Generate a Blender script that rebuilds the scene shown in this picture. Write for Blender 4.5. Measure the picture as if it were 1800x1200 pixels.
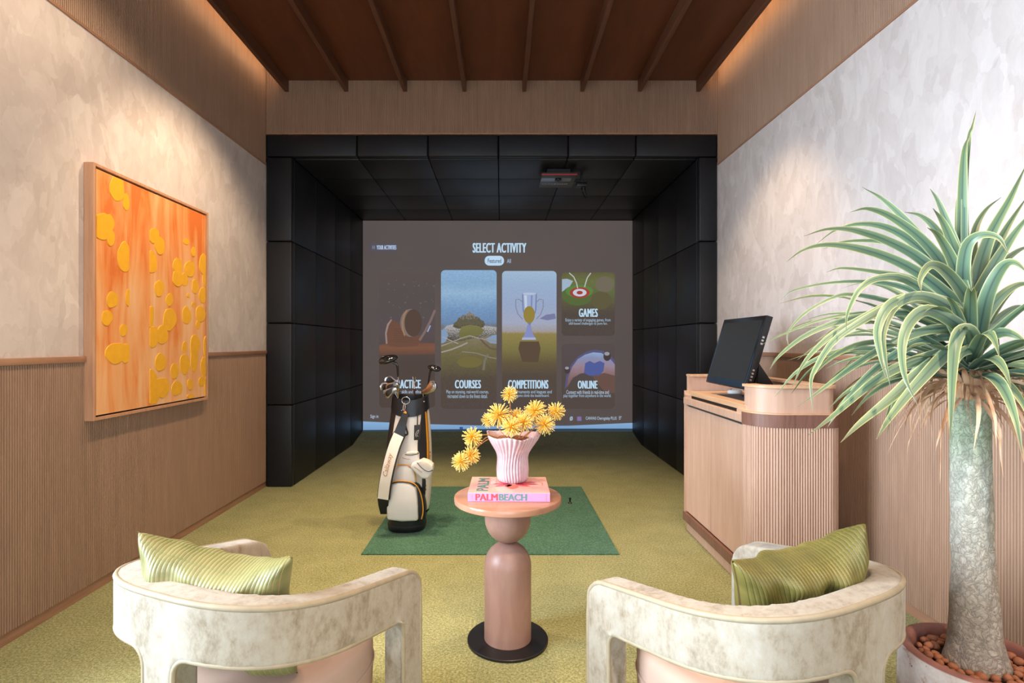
import bpy, bmesh, math, random
from mathutils import Vector, Matrix
random.seed(7)
PI = math.pi
for o in list(bpy.data.objects):
    bpy.data.objects.remove(o)
SC = bpy.context.scene
COL = SC.collection

# ------------------------------------------------------------------ camera
EYE = 1.25; FPX = 960.0; VX, VY = 881.0, 603.5
cam = bpy.data.cameras.new('camera'); co = bpy.data.objects.new('camera', cam); COL.objects.link(co)
cam.sensor_width = 36; cam.lens = FPX / 1800 * 36
cam.shift_x = (900 - VX) / 1800; cam.shift_y = (VY - 600) / 1800
cam.clip_start = 0.02; cam.clip_end = 60
co.location = (0, 0, EYE); co.rotation_euler = (PI / 2, 0, 0)
SC.camera = co

def W(px, py, d):
    return Vector(((px - VX) / FPX * d, d, EYE + (VY - py) / FPX * d))

# ------------------------------------------------------------------ view, world, lights
vs = SC.view_settings
vs.view_transform = 'Standard'; vs.look = 'None'; vs.exposure = 0.0; vs.gamma = 1.0; vs.use_curve_mapping = False
w = bpy.data.worlds.new('world'); SC.world = w; w.use_nodes = True
bg = w.node_tree.nodes['Background']; bg.inputs[0].default_value = (0.62, 0.78, 1.0, 1); bg.inputs[1].default_value = 0.9

def area(name, loc, rot, sx, sy, power, col, spread=PI):
    l = bpy.data.lights.new(name, 'AREA'); l.shape = 'RECTANGLE'; l.size = sx; l.size_y = sy
    l.energy = power; l.color = col; l.spread = spread
    o = bpy.data.objects.new(name, l); COL.objects.link(o); o.location = loc; o.rotation_euler = rot
    return o
COOL = (0.74, 0.87, 1.0); WARM = (1.0, 0.75, 0.50)
# cool ambient fill added behind the camera; daylight entering by the window in the left wall
area('rear_fill_light', (-0.35, -2.42, 1.55), (PI / 2, 0, 0), 3.0, 2.5, 100, COOL)
area('daylight_side_window', (-4.2, 0.35, 2.1), (0, -PI / 2, 0), 2.6, 3.0, 900, COOL)

def spot(name, loc, target, power, ang=70, blend=0.6, r=0.04, col=WARM):
    l = bpy.data.lights.new(name, 'SPOT'); l.energy = power; l.color = col
    l.spot_size = math.radians(ang); l.spot_blend = blend; l.shadow_soft_size = r
    o = bpy.data.objects.new(name, l); COL.objects.link(o); o.location = loc
    o.rotation_euler = (Vector(target) - Vector(loc)).to_track_quat('-Z', 'Y').to_euler()
    return o
SPOTS = [
    ((-1.00, 3.30, 3.36), (-1.80, 3.60, 0.9), 125, 92),
    ((-1.00, 1.55, 3.36), (-1.15, 1.8, 0.0), 60, 80),
    ((0.95, 3.30, 3.36), (1.70, 4.0, 0.2), 95, 74),
    ((0.95, 1.55, 3.36), (1.0, 1.9, 0.0), 80, 80),
    ((-0.58, 3.30, 3.36), (-0.35, 3.7, 0.0), 150, 72),
    ((0.45, 3.30, 3.36), (0.35, 3.7, 0.0), 135, 72),
    ((-0.58, 1.55, 3.36), (-0.10, 2.2, 0.0), 48, 75),
    ((-1.00, 2.20, 3.36), (-2.05, 2.70, 1.0), 70, 100),  # extra wall wash, added to brighten the left plaster
    ((0.45, -0.10, 3.36), (-0.28, 1.32, 0.45), 260, 34),
    ((1.45, 0.10, 3.36), (1.02, 1.25, 0.45), 240, 34),
]
for i, (l, t, p, a) in enumerate(SPOTS):
    spot('downlight_beam', l, t, p * 1.15, a)

# ------------------------------------------------------------------ material helpers
def lin(c):
    c = c / 255.0
    return c / 12.92 if c <= 0.04045 else ((c + 0.055) / 1.055) ** 2.4
def S(r, g, b, a=1):
    return (lin(r), lin(g), lin(b), a)

class NM:
    def __init__(self, name):
        self.m = bpy.data.materials.new(name); self.m.use_nodes = True
        self.t = self.m.node_tree; self.n = self.t.nodes; self.b = self.n['Principled BSDF']
    def node(self, typ, **kw):
        n = self.n.new(typ)
        for k, v in kw.items():
            if k.startswith('i_'):
                n.inputs[int(k[2:])].default_value = v
            elif hasattr(n, k):
                setattr(n, k, v)
        return n
    def link(self, a, b): self.t.links.new(a, b)
    def set(self, key, v):
        self.b.inputs[key].default_value = v
    def coord(self, kind='Object', scale=(1, 1, 1)):
        tc = self.node('ShaderNodeTexCoord'); mp = self.node('ShaderNodeMapping')
        mp.inputs['Scale'].default_value = scale
        self.link(tc.outputs[kind], mp.inputs['Vector']); return mp.outputs[0]
    def noise(self, vec, scale, detail=4, rough=0.55, dist=0.0):
        n = self.node('ShaderNodeTexNoise')
        n.inputs['Scale'].default_value = scale; n.inputs['Detail'].default_value = detail
        n.inputs['Roughness'].default_value = rough; n.inputs['Distortion'].default_value = dist
        if vec is not None: self.link(vec, n.inputs['Vector'])
        return n
    def ramp(self, fac, stops):
        r = self.node('ShaderNodeValToRGB'); e = r.color_ramp.elements
        while len(e) < len(stops): e.new(0.5)
        for i, (p, c) in enumerate(stops):
            e[i].position = p; e[i].color = c
        self.link(fac, r.inputs[0]); return r.outputs[0]
    def mix(self, fac, a, b, typ='MIX'):
        m = self.node('ShaderNodeMix', data_type='RGBA', blend_type=typ)
        for sock, v in ((m.inputs[0], fac), (m.inputs[6], a), (m.inputs[7], b)):
            if isinstance(v, bpy.types.NodeSocket): self.link(v, sock)
            else: sock.default_value = v
        return m.outputs[2]
    def bump(self, h, strength, dist=0.01, prev=None):
        b = self.node('ShaderNodeBump'); b.inputs['Strength'].default_value = strength
        b.inputs['Distance'].default_value = dist
        self.link(h, b.inputs['Height'])
        if prev is not None: self.link(prev, b.inputs['Normal'])
        self.link(b.outputs[0], self.b.inputs['Normal']); return b.outputs[0]
    def color(self, sock):
        self.link(sock, self.b.inputs['Base Color'])

def plain(name, c, rough=0.5, metal=0.0, var=0.0, vscale=20, bump=0.0, bscale=200, spec=0.5, coat=0.0):
    m = NM(name); m.set('Roughness', rough); m.set('Metallic', metal); m.set('Specular IOR Level', spec)
    m.set('Base Color', c)
    if coat: m.set('Coat Weight', coat)
    if var or bump:
        v = m.coord()
    if var:
        n = m.noise(v, vscale)
        d = tuple(x * (1 - var) for x in c[:3]) + (1,); l = tuple(min(1, x * (1 + var)) for x in c[:3]) + (1,)
        m.color(m.ramp(n.outputs[0], [(0.3, d), (0.7, l)]))
    if bump:
        n = m.noise(v, bscale, 3); m.bump(n.outputs[0], bump, 0.002)
    return m.m

def wood(name, a, b, axis='Z', scale=6.0, rough=0.5, stretch=14):
    m = NM(name); m.set('Roughness', rough)
    sc = {'X': (1, stretch, stretch), 'Y': (stretch, 1, stretch), 'Z': (stretch, stretch, 1)}[axis]
    v = m.coord('Object', sc)
    n = m.noise(v, scale, 6, 0.6, 0.6)
    m.color(m.ramp(n.outputs[0], [(0.3, a), (0.7, b)]))
    m.bump(n.outputs[0], 0.05, 0.002)
    return m.m

def emit(name, c, s=1.0):
    m = NM(name); m.set('Base Color', (0.02, 0.02, 0.02, 1)); m.set('Roughness', 0.8); m.set('Specular IOR Level', 0.0)
    m.set('Emission Color', c); m.set('Emission Strength', s); return m.m

# ------------------------------------------------------------------ object helpers
def link(o, parent=None):
    COL.objects.link(o)
    if parent is not None: o.parent = parent
    return o
def tag(o, label=None, cat=None, group=None, kind=None):
    if label: o['label'] = label
    if cat: o['category'] = cat
    if group: o['group'] = group
    if kind: o['kind'] = kind
    return o
def empty(name, loc=(0, 0, 0), rz=0.0):
    o = bpy.data.objects.new(name, None); o.location = loc; o.rotation_euler = (0, 0, rz); o.empty_display_size = 0.05
    return link(o)
def mesh(name, verts, faces, mat, parent=None, smooth=False, loc=(0, 0, 0), rot=(0, 0, 0)):
    me = bpy.data.meshes.new(name); me.from_pydata([tuple(v) for v in verts], [], faces); me.update()
    if smooth: me.shade_smooth()
    if mat is not None: me.materials.append(mat)
    o = bpy.data.objects.new(name, me); o.location = loc; o.rotation_euler = rot
    return link(o, parent)
def from_bm(name, bm, mat, parent=None, smooth=False, loc=(0, 0, 0), rot=(0, 0, 0)):
    me = bpy.data.meshes.new(name); bm.to_mesh(me); bm.free()
    if smooth: me.shade_smooth()
    if mat is not None: me.materials.append(mat)
    o = bpy.data.objects.new(name, me); o.location = loc; o.rotation_euler = rot
    return link(o, parent)
def smooth_angle(o, deg=35):
    me = o.data; me.shade_smooth()
    bm = bmesh.new(); bm.from_mesh(me); a = math.radians(deg)
    for e in bm.edges:
        e.smooth = not (len(e.link_faces) == 2 and e.calc_face_angle(0) > a)
    bm.to_mesh(me); bm.free(); return o
def box(name, x0, x1, y0, y1, z0, z1, mat, parent=None, bevel=0.0, seg=2, loc=(0, 0, 0), rot=(0, 0, 0)):
    bm = bmesh.new()
    bmesh.ops.create_cube(bm, size=1)
    for v in bm.verts:
        v.co = Vector(((x0 + x1) / 2 + v.co.x * (x1 - x0), (y0 + y1) / 2 + v.co.y * (y1 - y0), (z0 + z1) / 2 + v.co.z * (z1 - z0)))
    if bevel:
        bmesh.ops.bevel(bm, geom=bm.edges[:], offset=bevel, segments=seg, profile=0.5, affect='EDGES')
    bmesh.ops.recalc_face_normals(bm, faces=bm.faces[:])
    o = from_bm(name, bm, mat, parent, False, loc, rot)
    if bevel and seg > 1: smooth_angle(o, 40)
    return o
def lathe(name, prof, mat, parent=None, n=48, loc=(0, 0, 0), rot=(0, 0, 0), smooth=True, fn=None, cap=True, ang=40):
    vs_, fs = [], []
    for (r, z) in prof:
        for k in range(n):
            t = 2 * PI * k / n
            p = Vector((r * math.cos(t), r * math.sin(t), z))
            if fn: p = fn(p, t, r, z)
            vs_.append(p)
    for i in range(len(prof) - 1):
        for k in range(n):
            a = i * n + k; b = i * n + (k + 1) % n
            fs.append((a, b, b + n, a + n))
    if cap:
        fs.append(tuple(range(n - 1, -1, -1))); L = (len(prof) - 1) * n; fs.append(tuple(range(L, L + n)))
    o = mesh(name, vs_, fs, mat, parent, smooth, loc, rot)
    if smooth: smooth_angle(o, ang)
    return o
def tube_data(pts, r, n=8, closed=False):
    pts = [Vector(p) for p in pts]; N = len(pts); vs_, fs = [], []
    rr = r if callable(r) else (lambda t: r)
    up = Vector((0, 0, 1)); prevn = None
    for i, p in enumerate(pts):
        a = pts[(i - 1) % N] if (closed or i > 0) else p
        b = pts[(i + 1) % N] if (closed or i < N - 1) else p
        t = (b - a).normalized()
        if prevn is None:
            ref = up if abs(t.z) < 0.9 else Vector((1, 0, 0))
            nrm = (ref - t * ref.dot(t)).normalized()
        else:
            nrm = prevn - t * prevn.dot(t)
            nrm = nrm.normalized() if nrm.length > 1e-6 else prevn
        prevn = nrm; bi = t.cross(nrm); q = rr(i / max(1, N - 1))
        for k in range(n):
            an = 2 * PI * k / n
            vs_.append(p + (nrm * math.cos(an) + bi * math.sin(an)) * q)
    for i in range(N if closed else N - 1):
        for k in range(n):
            a = i * n + k; b = i * n + (k + 1) % n; c = ((i + 1) % N) * n
            fs.append((a, b, c + (k + 1) % n, c + k))
    if not closed:
        fs.append(tuple(range(n - 1, -1, -1))); L = (N - 1) * n; fs.append(tuple(range(L, L + n)))
    return vs_, fs
def tube(name, pts, r, mat, parent=None, n=8, closed=False, loc=(0, 0, 0), rot=(0, 0, 0)):
    v, f = tube_data(pts, r, n, closed)
    o = mesh(name, v, f, mat, parent, True, loc, rot); return smooth_angle(o, 50)
def spline(pts, n=24):
    pts = [Vector(p) for p in pts]
    P = [pts[0] * 2 - pts[1]] + pts + [pts[-1] * 2 - pts[-2]]
    out = []; m = len(pts) - 1
    for i in range(n + 1):
        t = i / n * m; k = min(int(t), m - 1); u = t - k
        a, b, c, d = P[k], P[k + 1], P[k + 2], P[k + 3]
        out.append(0.5 * ((2 * b) + (c - a) * u + (2 * a - 5 * b + 4 * c - d) * u * u + (3 * b - a - 3 * c + d) * u ** 3))
    return out
def prism(name, poly, h, mat, parent=None, bevel=0.0, loc=(0, 0, 0), rot=(0, 0, 0), seg=2):
    bm = bmesh.new(); vv = [bm.verts.new((x, y, 0)) for x, y in poly]; f = bm.faces.new(vv)
    r = bmesh.ops.extrude_face_region(bm, geom=[f])
    for v in r['geom']:
        if isinstance(v, bmesh.types.BMVert): v.co.z += h
    bmesh.ops.recalc_face_normals(bm, faces=bm.faces[:])
    if bevel: bmesh.ops.bevel(bm, geom=bm.edges[:], offset=bevel, segments=seg, profile=0.5, affect='EDGES')
    o = from_bm(name, bm, mat, parent, False, loc, rot)
    if bevel: smooth_angle(o, 40)
    return o
FONT = {}
def text(name, s, size, mat, parent=None, loc=(0, 0, 0), rot=(0, 0, 0), sx=1.0, bold=0.0, align='LEFT', ext=0.0, shear=0.0, spacing=1.0):
    cu = bpy.data.curves.new(name + '_c', 'FONT'); cu.body = s; cu.size = size; cu.offset = bold
    cu.align_x = align; cu.space_character = spacing; cu.align_y = 'CENTER'; cu.extrude = ext; cu.shear = shear; cu.resolution_u = 3
    t = bpy.data.objects.new(name + '_t', cu); COL.objects.link(t)
    bpy.context.view_layer.update()
    me = bpy.data.meshes.new_from_object(t.evaluated_get(bpy.context.evaluated_depsgraph_get()))
    bpy.data.objects.remove(t); bpy.data.curves.remove(cu)
    for v in me.vertices: v.co.x *= sx
    me.materials.clear(); me.materials.append(mat)
    o = bpy.data.objects.new(name, me); o.location = loc; o.rotation_euler = rot
    return link(o, parent)
def rounded_rect(x0, x1, y0, y1, r, n=6):
    p = []
    for cx, cy, a0 in ((x1 - r, y1 - r, 0), (x0 + r, y1 - r, 90), (x0 + r, y0 + r, 180), (x1 - r, y0 + r, 270)):
        for k in range(n + 1):
            a = math.radians(a0 + 90 * k / n); p.append((cx + r * math.cos(a), cy + r * math.sin(a)))
    return p
def ribbed(name, path, z0, z1, pitch, depth, mat, parent=None, thick=0.012, per=6, loc=(0, 0, 0)):
    """ribbed board standing on a plan path; ribs stand out to the right of the path direction"""
    P = [Vector((a, b, 0)) for a, b in path]
    seg = [0]
    for i in range(1, len(P)): seg.append(seg[-1] + (P[i] - P[i - 1]).length)
    L = seg[-1]; N = max(1, round(L / pitch)); pitch = L / N
    prof = [(0.0, 0.0), (0.10, 0.62), (0.26, 0.95), (0.5, 1.0), (0.74, 0.95), (0.90, 0.62)] if per == 6 else [(0, 0), (0.2, 0.9), (0.5, 1.0), (0.8, 0.9)]
    vs_, fs = [], []; j = 0; cnt = 0
    samples = [(k + f) * pitch for k in range(N) for f, _ in prof] + [L]
    heights = [h for k in range(N) for _, h in prof] + [0.0]
    for s, h in zip(samples, heights):
        while j < len(seg) - 2 and s > seg[j + 1]: j += 1
        t = (s - seg[j]) / (seg[j + 1] - seg[j]); p = P[j].lerp(P[j + 1], t)
        d = (P[j + 1] - P[j]).normalized(); nr = Vector((d.y, -d.x, 0))
        f = p + nr * depth * h; b = p - nr * thick
        vs_ += [(f.x, f.y, z0), (f.x, f.y, z1), (b.x, b.y, z1), (b.x, b.y, z0)]; cnt += 1
    for i in range(cnt - 1):
        a = i * 4; c = a + 4
        fs += [(a, c, c + 1, a + 1), (a + 1, c + 1, c + 2, a + 2), (c, a, a + 3, c + 3)]
    fs += [(0, 1, 2, 3), (4 * (cnt - 1) + 3, 4 * (cnt - 1) + 2, 4 * (cnt - 1) + 1, 4 * (cnt - 1))]
    o = mesh(name, vs_, fs, mat, parent, False, loc); return smooth_angle(o, 50)
def wall_strip(name, path, z0, z1, thick, mat, parent=None, off=0.0, bevel=0.0):
    """plain upright strip standing on a plan path (outer face to the right of the path)"""
    P = [Vector((a, b, 0)) for a, b in path]; vs_, fs = [], []
    for i, p in enumerate(P):
        d1 = (P[i] - P[i - 1]).normalized() if i > 0 else (P[1] - P[0]).normalized()
        d2 = (P[i + 1] - P[i]).normalized() if i < len(P) - 1 else d1
        d = (d1 + d2).normalized(); k = 1 / max(0.5, d.dot(d1)); nr = Vector((d.y, -d.x, 0)) * k
        f = p + nr * off; b = p + nr * (off - thick)
        vs_ += [(f.x, f.y, z0), (f.x, f.y, z1), (b.x, b.y, z1), (b.x, b.y, z0)]
    for i in range(len(P) - 1):
        a = i * 4; c = a + 4
        for q in range(4): fs.append((a + q, c + q, c + (q + 1) % 4, a + (q + 1) % 4))
    e = 4 * (len(P) - 1); fs += [(3, 2, 1, 0), (e, e + 1, e + 2, e + 3)]
    bm = bmesh.new(); me = bpy.data.meshes.new('t'); me.from_pydata(vs_, [], fs); bm.from_mesh(me); bpy.data.meshes.remove(me)
    bmesh.ops.recalc_face_normals(bm, faces=bm.faces[:])
    o = from_bm(name, bm, mat, parent); return smooth_angle(o, 40)
def arc(cx, cy, r, a0, a1, n=8):
    return [(cx + r * math.cos(math.radians(a0 + (a1 - a0) * k / n)), cy + r * math.sin(math.radians(a0 + (a1 - a0) * k / n))) for k in range(n + 1)]

# ------------------------------------------------------------------ materials
def make_plaster():
    m = NM('trowelled_plaster'); m.set('Roughness', 0.62); m.set('Specular IOR Level', 0.35)
    v = m.coord('Object', (1, 1, 0.55))
    warp = m.noise(v, 3.2, 4, 0.6)
    vm = m.node('ShaderNodeVectorMath', operation='MULTIPLY_ADD'); m.link(warp.outputs[1], vm.inputs[0])
    vm.inputs[1].default_value = (0.32, 0.32, 0.32); m.link(v, vm.inputs[2])
    def cells(sc):
        vo = m.node('ShaderNodeTexVoronoi'); vo.inputs['Scale'].default_value = sc; m.link(vm.outputs[0], vo.inputs['Vector'])
        bw = m.node('ShaderNodeRGBToBW'); m.link(vo.outputs['Color'], bw.inputs[0]); return bw.outputs[0]
    a = cells(8.0); b = cells(17.0); n = m.noise(vm.outputs[0], 14, 7, 0.7)
    mx = m.mix(0.5, a, b); mx2 = m.mix(0.45, mx, n.outputs[0])
    bw = m.node('ShaderNodeRGBToBW'); m.link(mx2, bw.inputs[0])
    m.color(m.ramp(bw.outputs[0], [(0.2, S(191, 178, 172)), (0.5, S(208, 196, 191)), (0.8, S(223, 213, 208))]))
    m.bump(bw.outputs[0], 0.4, 0.005)
    return m.m
M = {}
M['plaster'] = make_plaster()
M['rib'] = wood('ribbed_oak', S(150, 119, 98), S(166, 133, 110), 'Z', 3, 0.45, 10)
M['rib_trim'] = wood('oak_trim', S(152, 110, 86), S(176, 134, 106), 'Y', 3, 0.45, 10)
M['ceil'] = wood('dark_ceiling_board', S(88, 46, 24), S(104, 56, 30), 'Y', 2, 0.5, 5)
M['beam'] = wood('dark_beam', S(84, 52, 36), S(102, 64, 44), 'Y', 3, 0.45, 12)
M['black'] = plain('black_leatherette', (0.010, 0.010, 0.012, 1), 0.46, 0, 0.15, 6, 0.12, 500, 0.4)
M['blackback'] = plain('black_backing', (0.004, 0.004, 0.004, 1), 0.9)
def make_turf(name, a, b, c):
    m = NM(name); m.set('Roughness', 0.95); m.set('Specular IOR Level', 0.1)
    v = m.coord('Object')
    n1 = m.noise(v, 240, 2, 0.7); n2 = m.noise(v, 5, 4, 0.6); n3 = m.noise(v, 105, 2, 0.7)
    f = m.mix(0.55, n1.outputs[0], n3.outputs[0]); bw = m.node('ShaderNodeRGBToBW'); m.link(f, bw.inputs[0])
    c1 = m.ramp(bw.outputs[0], [(0.40, a), (0.5, b), (0.60, c)])
    c2 = m.mix(0.18, c1, m.ramp(n2.outputs[0], [(0.3, a), (0.7, c)]))
    m.color(c2); m.set('Sheen Weight', 0.15)
    m.bump(n1.outputs[0], 0.7, 0.006); return m.m
M['turf'] = make_turf('putting_turf', S(102, 108, 62), S(148, 149, 94), S(188, 182, 132))
M['mat'] = make_turf('tee_mat_turf', S(40, 80, 58), S(64, 110, 84), S(98, 140, 114))
def make_velvet():
    m = NM('marbled_velvet'); m.set('Roughness', 0.7); m.set('Sheen Weight', 0.2); m.set('Sheen Roughness', 0.4)
    v = m.coord('Object', (1, 1, 0.6)); n1 = m.noise(v, 9, 8, 0.72, 0.4); n2 = m.noise(v, 45, 6, 0.75)
    f = m.mix(0.4, n1.outputs[0], n2.outputs[0]); bw = m.node('ShaderNodeRGBToBW'); m.link(f, bw.inputs[0])
    m.color(m.ramp(bw.outputs[0], [(0.30, S(94, 76, 55)), (0.41, S(138, 124, 104)), (0.50, S(162, 151, 135)), (0.66, S(176, 170, 160))]))
    m.bump(n2.outputs[0], 0.08, 0.003); return m.m
M['velvet'] = make_velvet()
M['piping'] = plain('velvet_piping', S(158, 145, 122), 0.6, 0, 0.1, 30)
M['seat'] = plain('blush_seat_fabric', S(196, 164, 146), 0.75, 0, 0.03, 8, 0.05, 600)
M['tablewood'] = wood('pink_washed_wood', S(146, 108, 95), S(168, 130, 115), 'Z', 3, 0.42, 4)
M['tabletop'] = wood('pink_washed_top', S(172, 122, 98), S(190, 142, 116), 'X', 3, 0.2, 6)
M['blackmetal'] = plain('black_metal', (0.012, 0.011, 0.012, 1), 0.38, 0.2)
M['counter'] = wood('pale_ash', S(196, 158, 136), S(212, 178, 156), 'Z', 3, 0.4, 12)
M['counter_top'] = wood('pale_ash_top', S(206, 164, 126), S(220, 182, 148), 'Y', 3, 0.35, 12)
M['counter_dark'] = wood('walnut_band', S(112, 78, 66), S(140, 100, 86), 'Z', 4, 0.45, 14)
M['steel'] = plain('brushed_steel', (0.55, 0.54, 0.53, 1), 0.25, 1.0)
M['chrome'] = plain('chrome', (0.8, 0.78, 0.75, 1), 0.1, 1.0)
M['brass'] = plain('rose_metal', (0.75, 0.52, 0.40, 1), 0.22, 1.0)
M['white'] = plain('white_plastic', (0.8, 0.8, 0.8, 1), 0.35)
M['cream'] = plain('cream_leather', S(238, 228, 216), 0.5, 0, 0.04, 6, 0.06, 500)
M['greywhite'] = plain('pale_grey_leather', S(228, 226, 224), 0.5, 0, 0.03, 6, 0.06, 500)
M['bagblack'] = plain('black_bag_leather', (0.012, 0.012, 0.016, 1), 0.4, 0, 0, 1, 0.1, 400)
M['bagbrown'] = plain('charcoal_bag_panel', (0.028, 0.022, 0.022, 1), 0.55)
M['orange'] = plain('amber_piping', S(232, 158, 40), 0.5)
M['oakframe'] = wood('oak_frame', S(190, 140, 106), S(208, 160, 126), 'Z', 4, 0.5, 14)
M['shadowgap'] = plain('black_rebate', (0.006, 0.005, 0.005, 1), 0.8)
M['logo'] = plain('copper_embroidery', S(176, 120, 76), 0.5)

# ------------------------------------------------------------------ room shell
XL, XR = -2.052, 1.886
YF, YB = 4.753, -2.5
ZC = 3.54
ZR, ZCOR, ZT = 1.188, 2.812, 3.95
SKIRT = 0.052
# floor: flat turf, rising in a short ramp in front of the screen
fl = [(XL - .1, YB - .1, 0), (XR + .1, YB - .1, 0), (XR + .1, YF, 0), (XL - .1, YF, 0),
      (-2.15, YF, 0), (1.98, YF, 0), (1.98, 6.69, 0), (-2.15, 6.69, 0), (1.98, 7.3, 0.117), (-2.15, 7.3, 0.117)]
fo = mesh('floor', fl, [(0, 1, 2, 3), (4, 5, 6, 7), (7, 6, 8, 9)], M['turf']); tag(fo, kind='structure')
fo['label'] = 'olive green artificial turf floor running into the bay'

def side_wall(side):
    X = XL if side == 'left' else XR; sg = -1 if side == 'left' else 1
    y0 = 1.9 if side == 'left' else YB
    o = box('wall_' + side, min(X, X + sg * .12), max(X, X + sg * .12), y0, YF + .15, ZR - .02, ZCOR + .02, M['plaster'])
    tag(o, 'pale trowelled plaster wall on the %s' % side, kind='structure')
    # backing of the ribbed zones and recessed skirting
    box('wall_backing', min(X + sg * .012, X + sg * .12), max(X + sg * .012, X + sg * .12), y0, YF + .15, 0, ZR - .02, M['rib'], o)
    box('wall_backing', min(X + sg * .012, X + sg * .12), max(X + sg * .012, X + sg * .12), y0, YF + .15, ZCOR + .02, ZT, M['rib'], o)
    ys = [YF - 0.62]
    while ys[-1] > y0 + 0.3: ys.append(ys[-1] - 1.22)
    ys = [YF] + ys; ys[-1] = y0
    for a, b in zip(ys[:-1], ys[1:]):
        for z0, z1 in ((SKIRT, ZR - .03), (ZCOR, ZT)):
            if side == 'left': path = [(X, b + .0008), (X, a - .0008)]
            else: path = [(X, a - .0008), (X, b + .0008)]
            ribbed('ribbed_panel', path, z0, z1, 0.0125, 0.006, M['rib'], o, 0.012)
    bs = box('baseboard_' + side, min(X + sg * .001, X + sg * .02), max(X + sg * .001, X + sg * .02), y0, YF, 0.0, SKIRT + .02, M['rib_trim'])
    tag(bs, 'low brown skirting along the %s wall' % side, kind='structure')
    tr = box('trim_1' if side == 'left' else 'trim_2', min(X - sg * .016, X + sg * .01), max(X - sg * .016, X + sg * .01), y0, YF, ZR - .03, ZR, M['rib_trim'], None, 0.003, 2)
    tag(tr, 'slim oak dado rail along the %s wall' % side, kind='structure')
    c = box('cornice_bead', min(X - sg * .008, X + sg * .01), max(X - sg * .008, X + sg * .01), y0, YF, ZCOR - .012, ZCOR + .001, M['rib_trim'], o)
    return o
WL = side_wall('left'); WR = side_wall('right')

# far wall above the bay
wf = box('wall_far', XL - .1, XR + .1, YF + .022, YF + .12, 3.1, ZT, M['rib']); tag(wf, 'brown ribbed wall above the black bay', kind='structure')
xs = [XL, -1.43, -0.21, 1.01, XR]
for a, b in zip(xs[:-1], xs[1:]):
    ribbed('ribbed_panel', [(a + .0006, YF + .012), (b - .0006, YF + .012)], 3.082, ZT, 0.0142, 0.008, M['rib'], wf, 0.01)
box('bottom_bead', XL, XR, YF - .002, YF + .03, 3.07, 3.083, M['rib_trim'], wf)

# ceiling slab with beams, coves open at both sides
BX = [-1.866, -1.349, -0.837, -0.319, 0.200, 0.705, 1.205, 1.713]
cl = box('ceiling', BX[0] - .016, BX[-1] + .016, YB, YF + .01, ZC, ZC + .06, M['ceil']); tag(cl, 'dark brown boarded ceiling between beams', kind='structure')
for x in BX:
    box('beam', x - .017, x + .017, YB, YF + .004, ZC - .1, ZC + .001, M['beam'], cl, 0.003, 1)
cv = box('ceiling_cove', XL - .1, XR + .1, YB - .1, YF + .1, ZT, ZT + .06, M['ceil']); tag(cv, 'upper ceiling above the light coves', kind='structure')
led = emit('warm_led', (1.0, 0.62, 0.34, 1), 38.0)
for x, nm in ((BX[0] - .005, 'left'), (BX[-1] + .005, 'right')):
    t = box('led_strip', x - .008, x + .008, YB + .2, YF - .03, ZC + .0605, ZC + .076, led)
    tag(t, 'warm led strip hidden in the %s ceiling cove' % nm, 'light', 'cove lights')

# rear wall with glazing added for the fill light, and the window in the left wall (both behind the camera)
wb = box('wall_back', XL - .1, XR + .1, YB - .12, YB, 2.85, ZT, M['plaster']); tag(wb, 'plaster wall above the added rear glazing', kind='structure')
box('wall_pier', 1.2, XR + .1, YB - .12, YB, 0, 2.85, M['plaster'], wb)
box('wall_pier', XL - .1, -1.9, YB - .12, YB, 0, 2.85, M['plaster'], wb)
glass = NM('window_glass')
_tr = glass.node('ShaderNodeBsdfTransparent'); _gl = glass.node('ShaderNodeBsdfGlossy'); _gl.inputs['Roughness'].default_value = 0.02
_fr = glass.node('ShaderNodeFresnel'); _fr.inputs[0].default_value = 1.45; _mx = glass.node('ShaderNodeMixShader')
glass.link(_fr.outputs[0], _mx.inputs[0]); glass.link(_tr.outputs[0], _mx.inputs[1]); glass.link(_gl.outputs[0], _mx.inputs[2])
glass.link(_mx.outputs[0], glass.n['Material Output'].inputs['Surface'])
def window(name, x0, x1, y0, y1, z0, z1, lab):
    o = empty(name, ((x0 + x1) / 2, (y0 + y1) / 2, z0)); tag(o, lab, kind='structure')
    L = Vector(o.location)
    def b(n, *a, m=M['blackmetal']):
        return box(n, a[0] - L.x, a[1] - L.x, a[2] - L.y, a[3] - L.y, a[4] - L.z, a[5] - L.z, m, o)
    t = .05
    if x1 - x0 > y1 - y0:
        for i in range(4):
            x = x0 + (x1 - x0 - t) * i / 3; b('mullion', x, x + t, y0, y1, z0, z1)
        for z in (z0, z1 - t): b('frame_rail', x0, x1, y0, y1, z, z + t)
        ym = (y0 + y1) / 2
        for i in range(3):
            a = x0 + (x1 - x0 - t) * i / 3 + t; c = x0 + (x1 - x0 - t) * (i + 1) / 3
            b('pane', a, c, ym - .004, ym + .004, z0 + t, z1 - t, m=glass.m)
    else:
        for i in range(3):
            y = y0 + (y1 - y0 - t) * i / 2; b('mullion', x0, x1, y, y + t, z0, z1)
        for z in (z0, z1 - t): b('frame_rail', x0, x1, y0, y1, z, z + t)
        xm = (x0 + x1) / 2
        for i in range(2):
            a = y0 + (y1 - y0 - t) * i / 2 + t; c = y0 + (y1 - y0 - t) * (i + 1) / 2
            b('pane', xm - .004, xm + .004, a, c, z0 + t, z1 - t, m=glass.m)
window('window_fill', -1.9, 1.2, YB - .1, YB - .03, 0.0, 2.85, 'black framed glazing added behind the viewer for fill light')
window('window_2', XL - .09, XL - .02, -0.8, 1.9, 0.2, ZCOR, 'black framed side window in the left wall')
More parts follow.
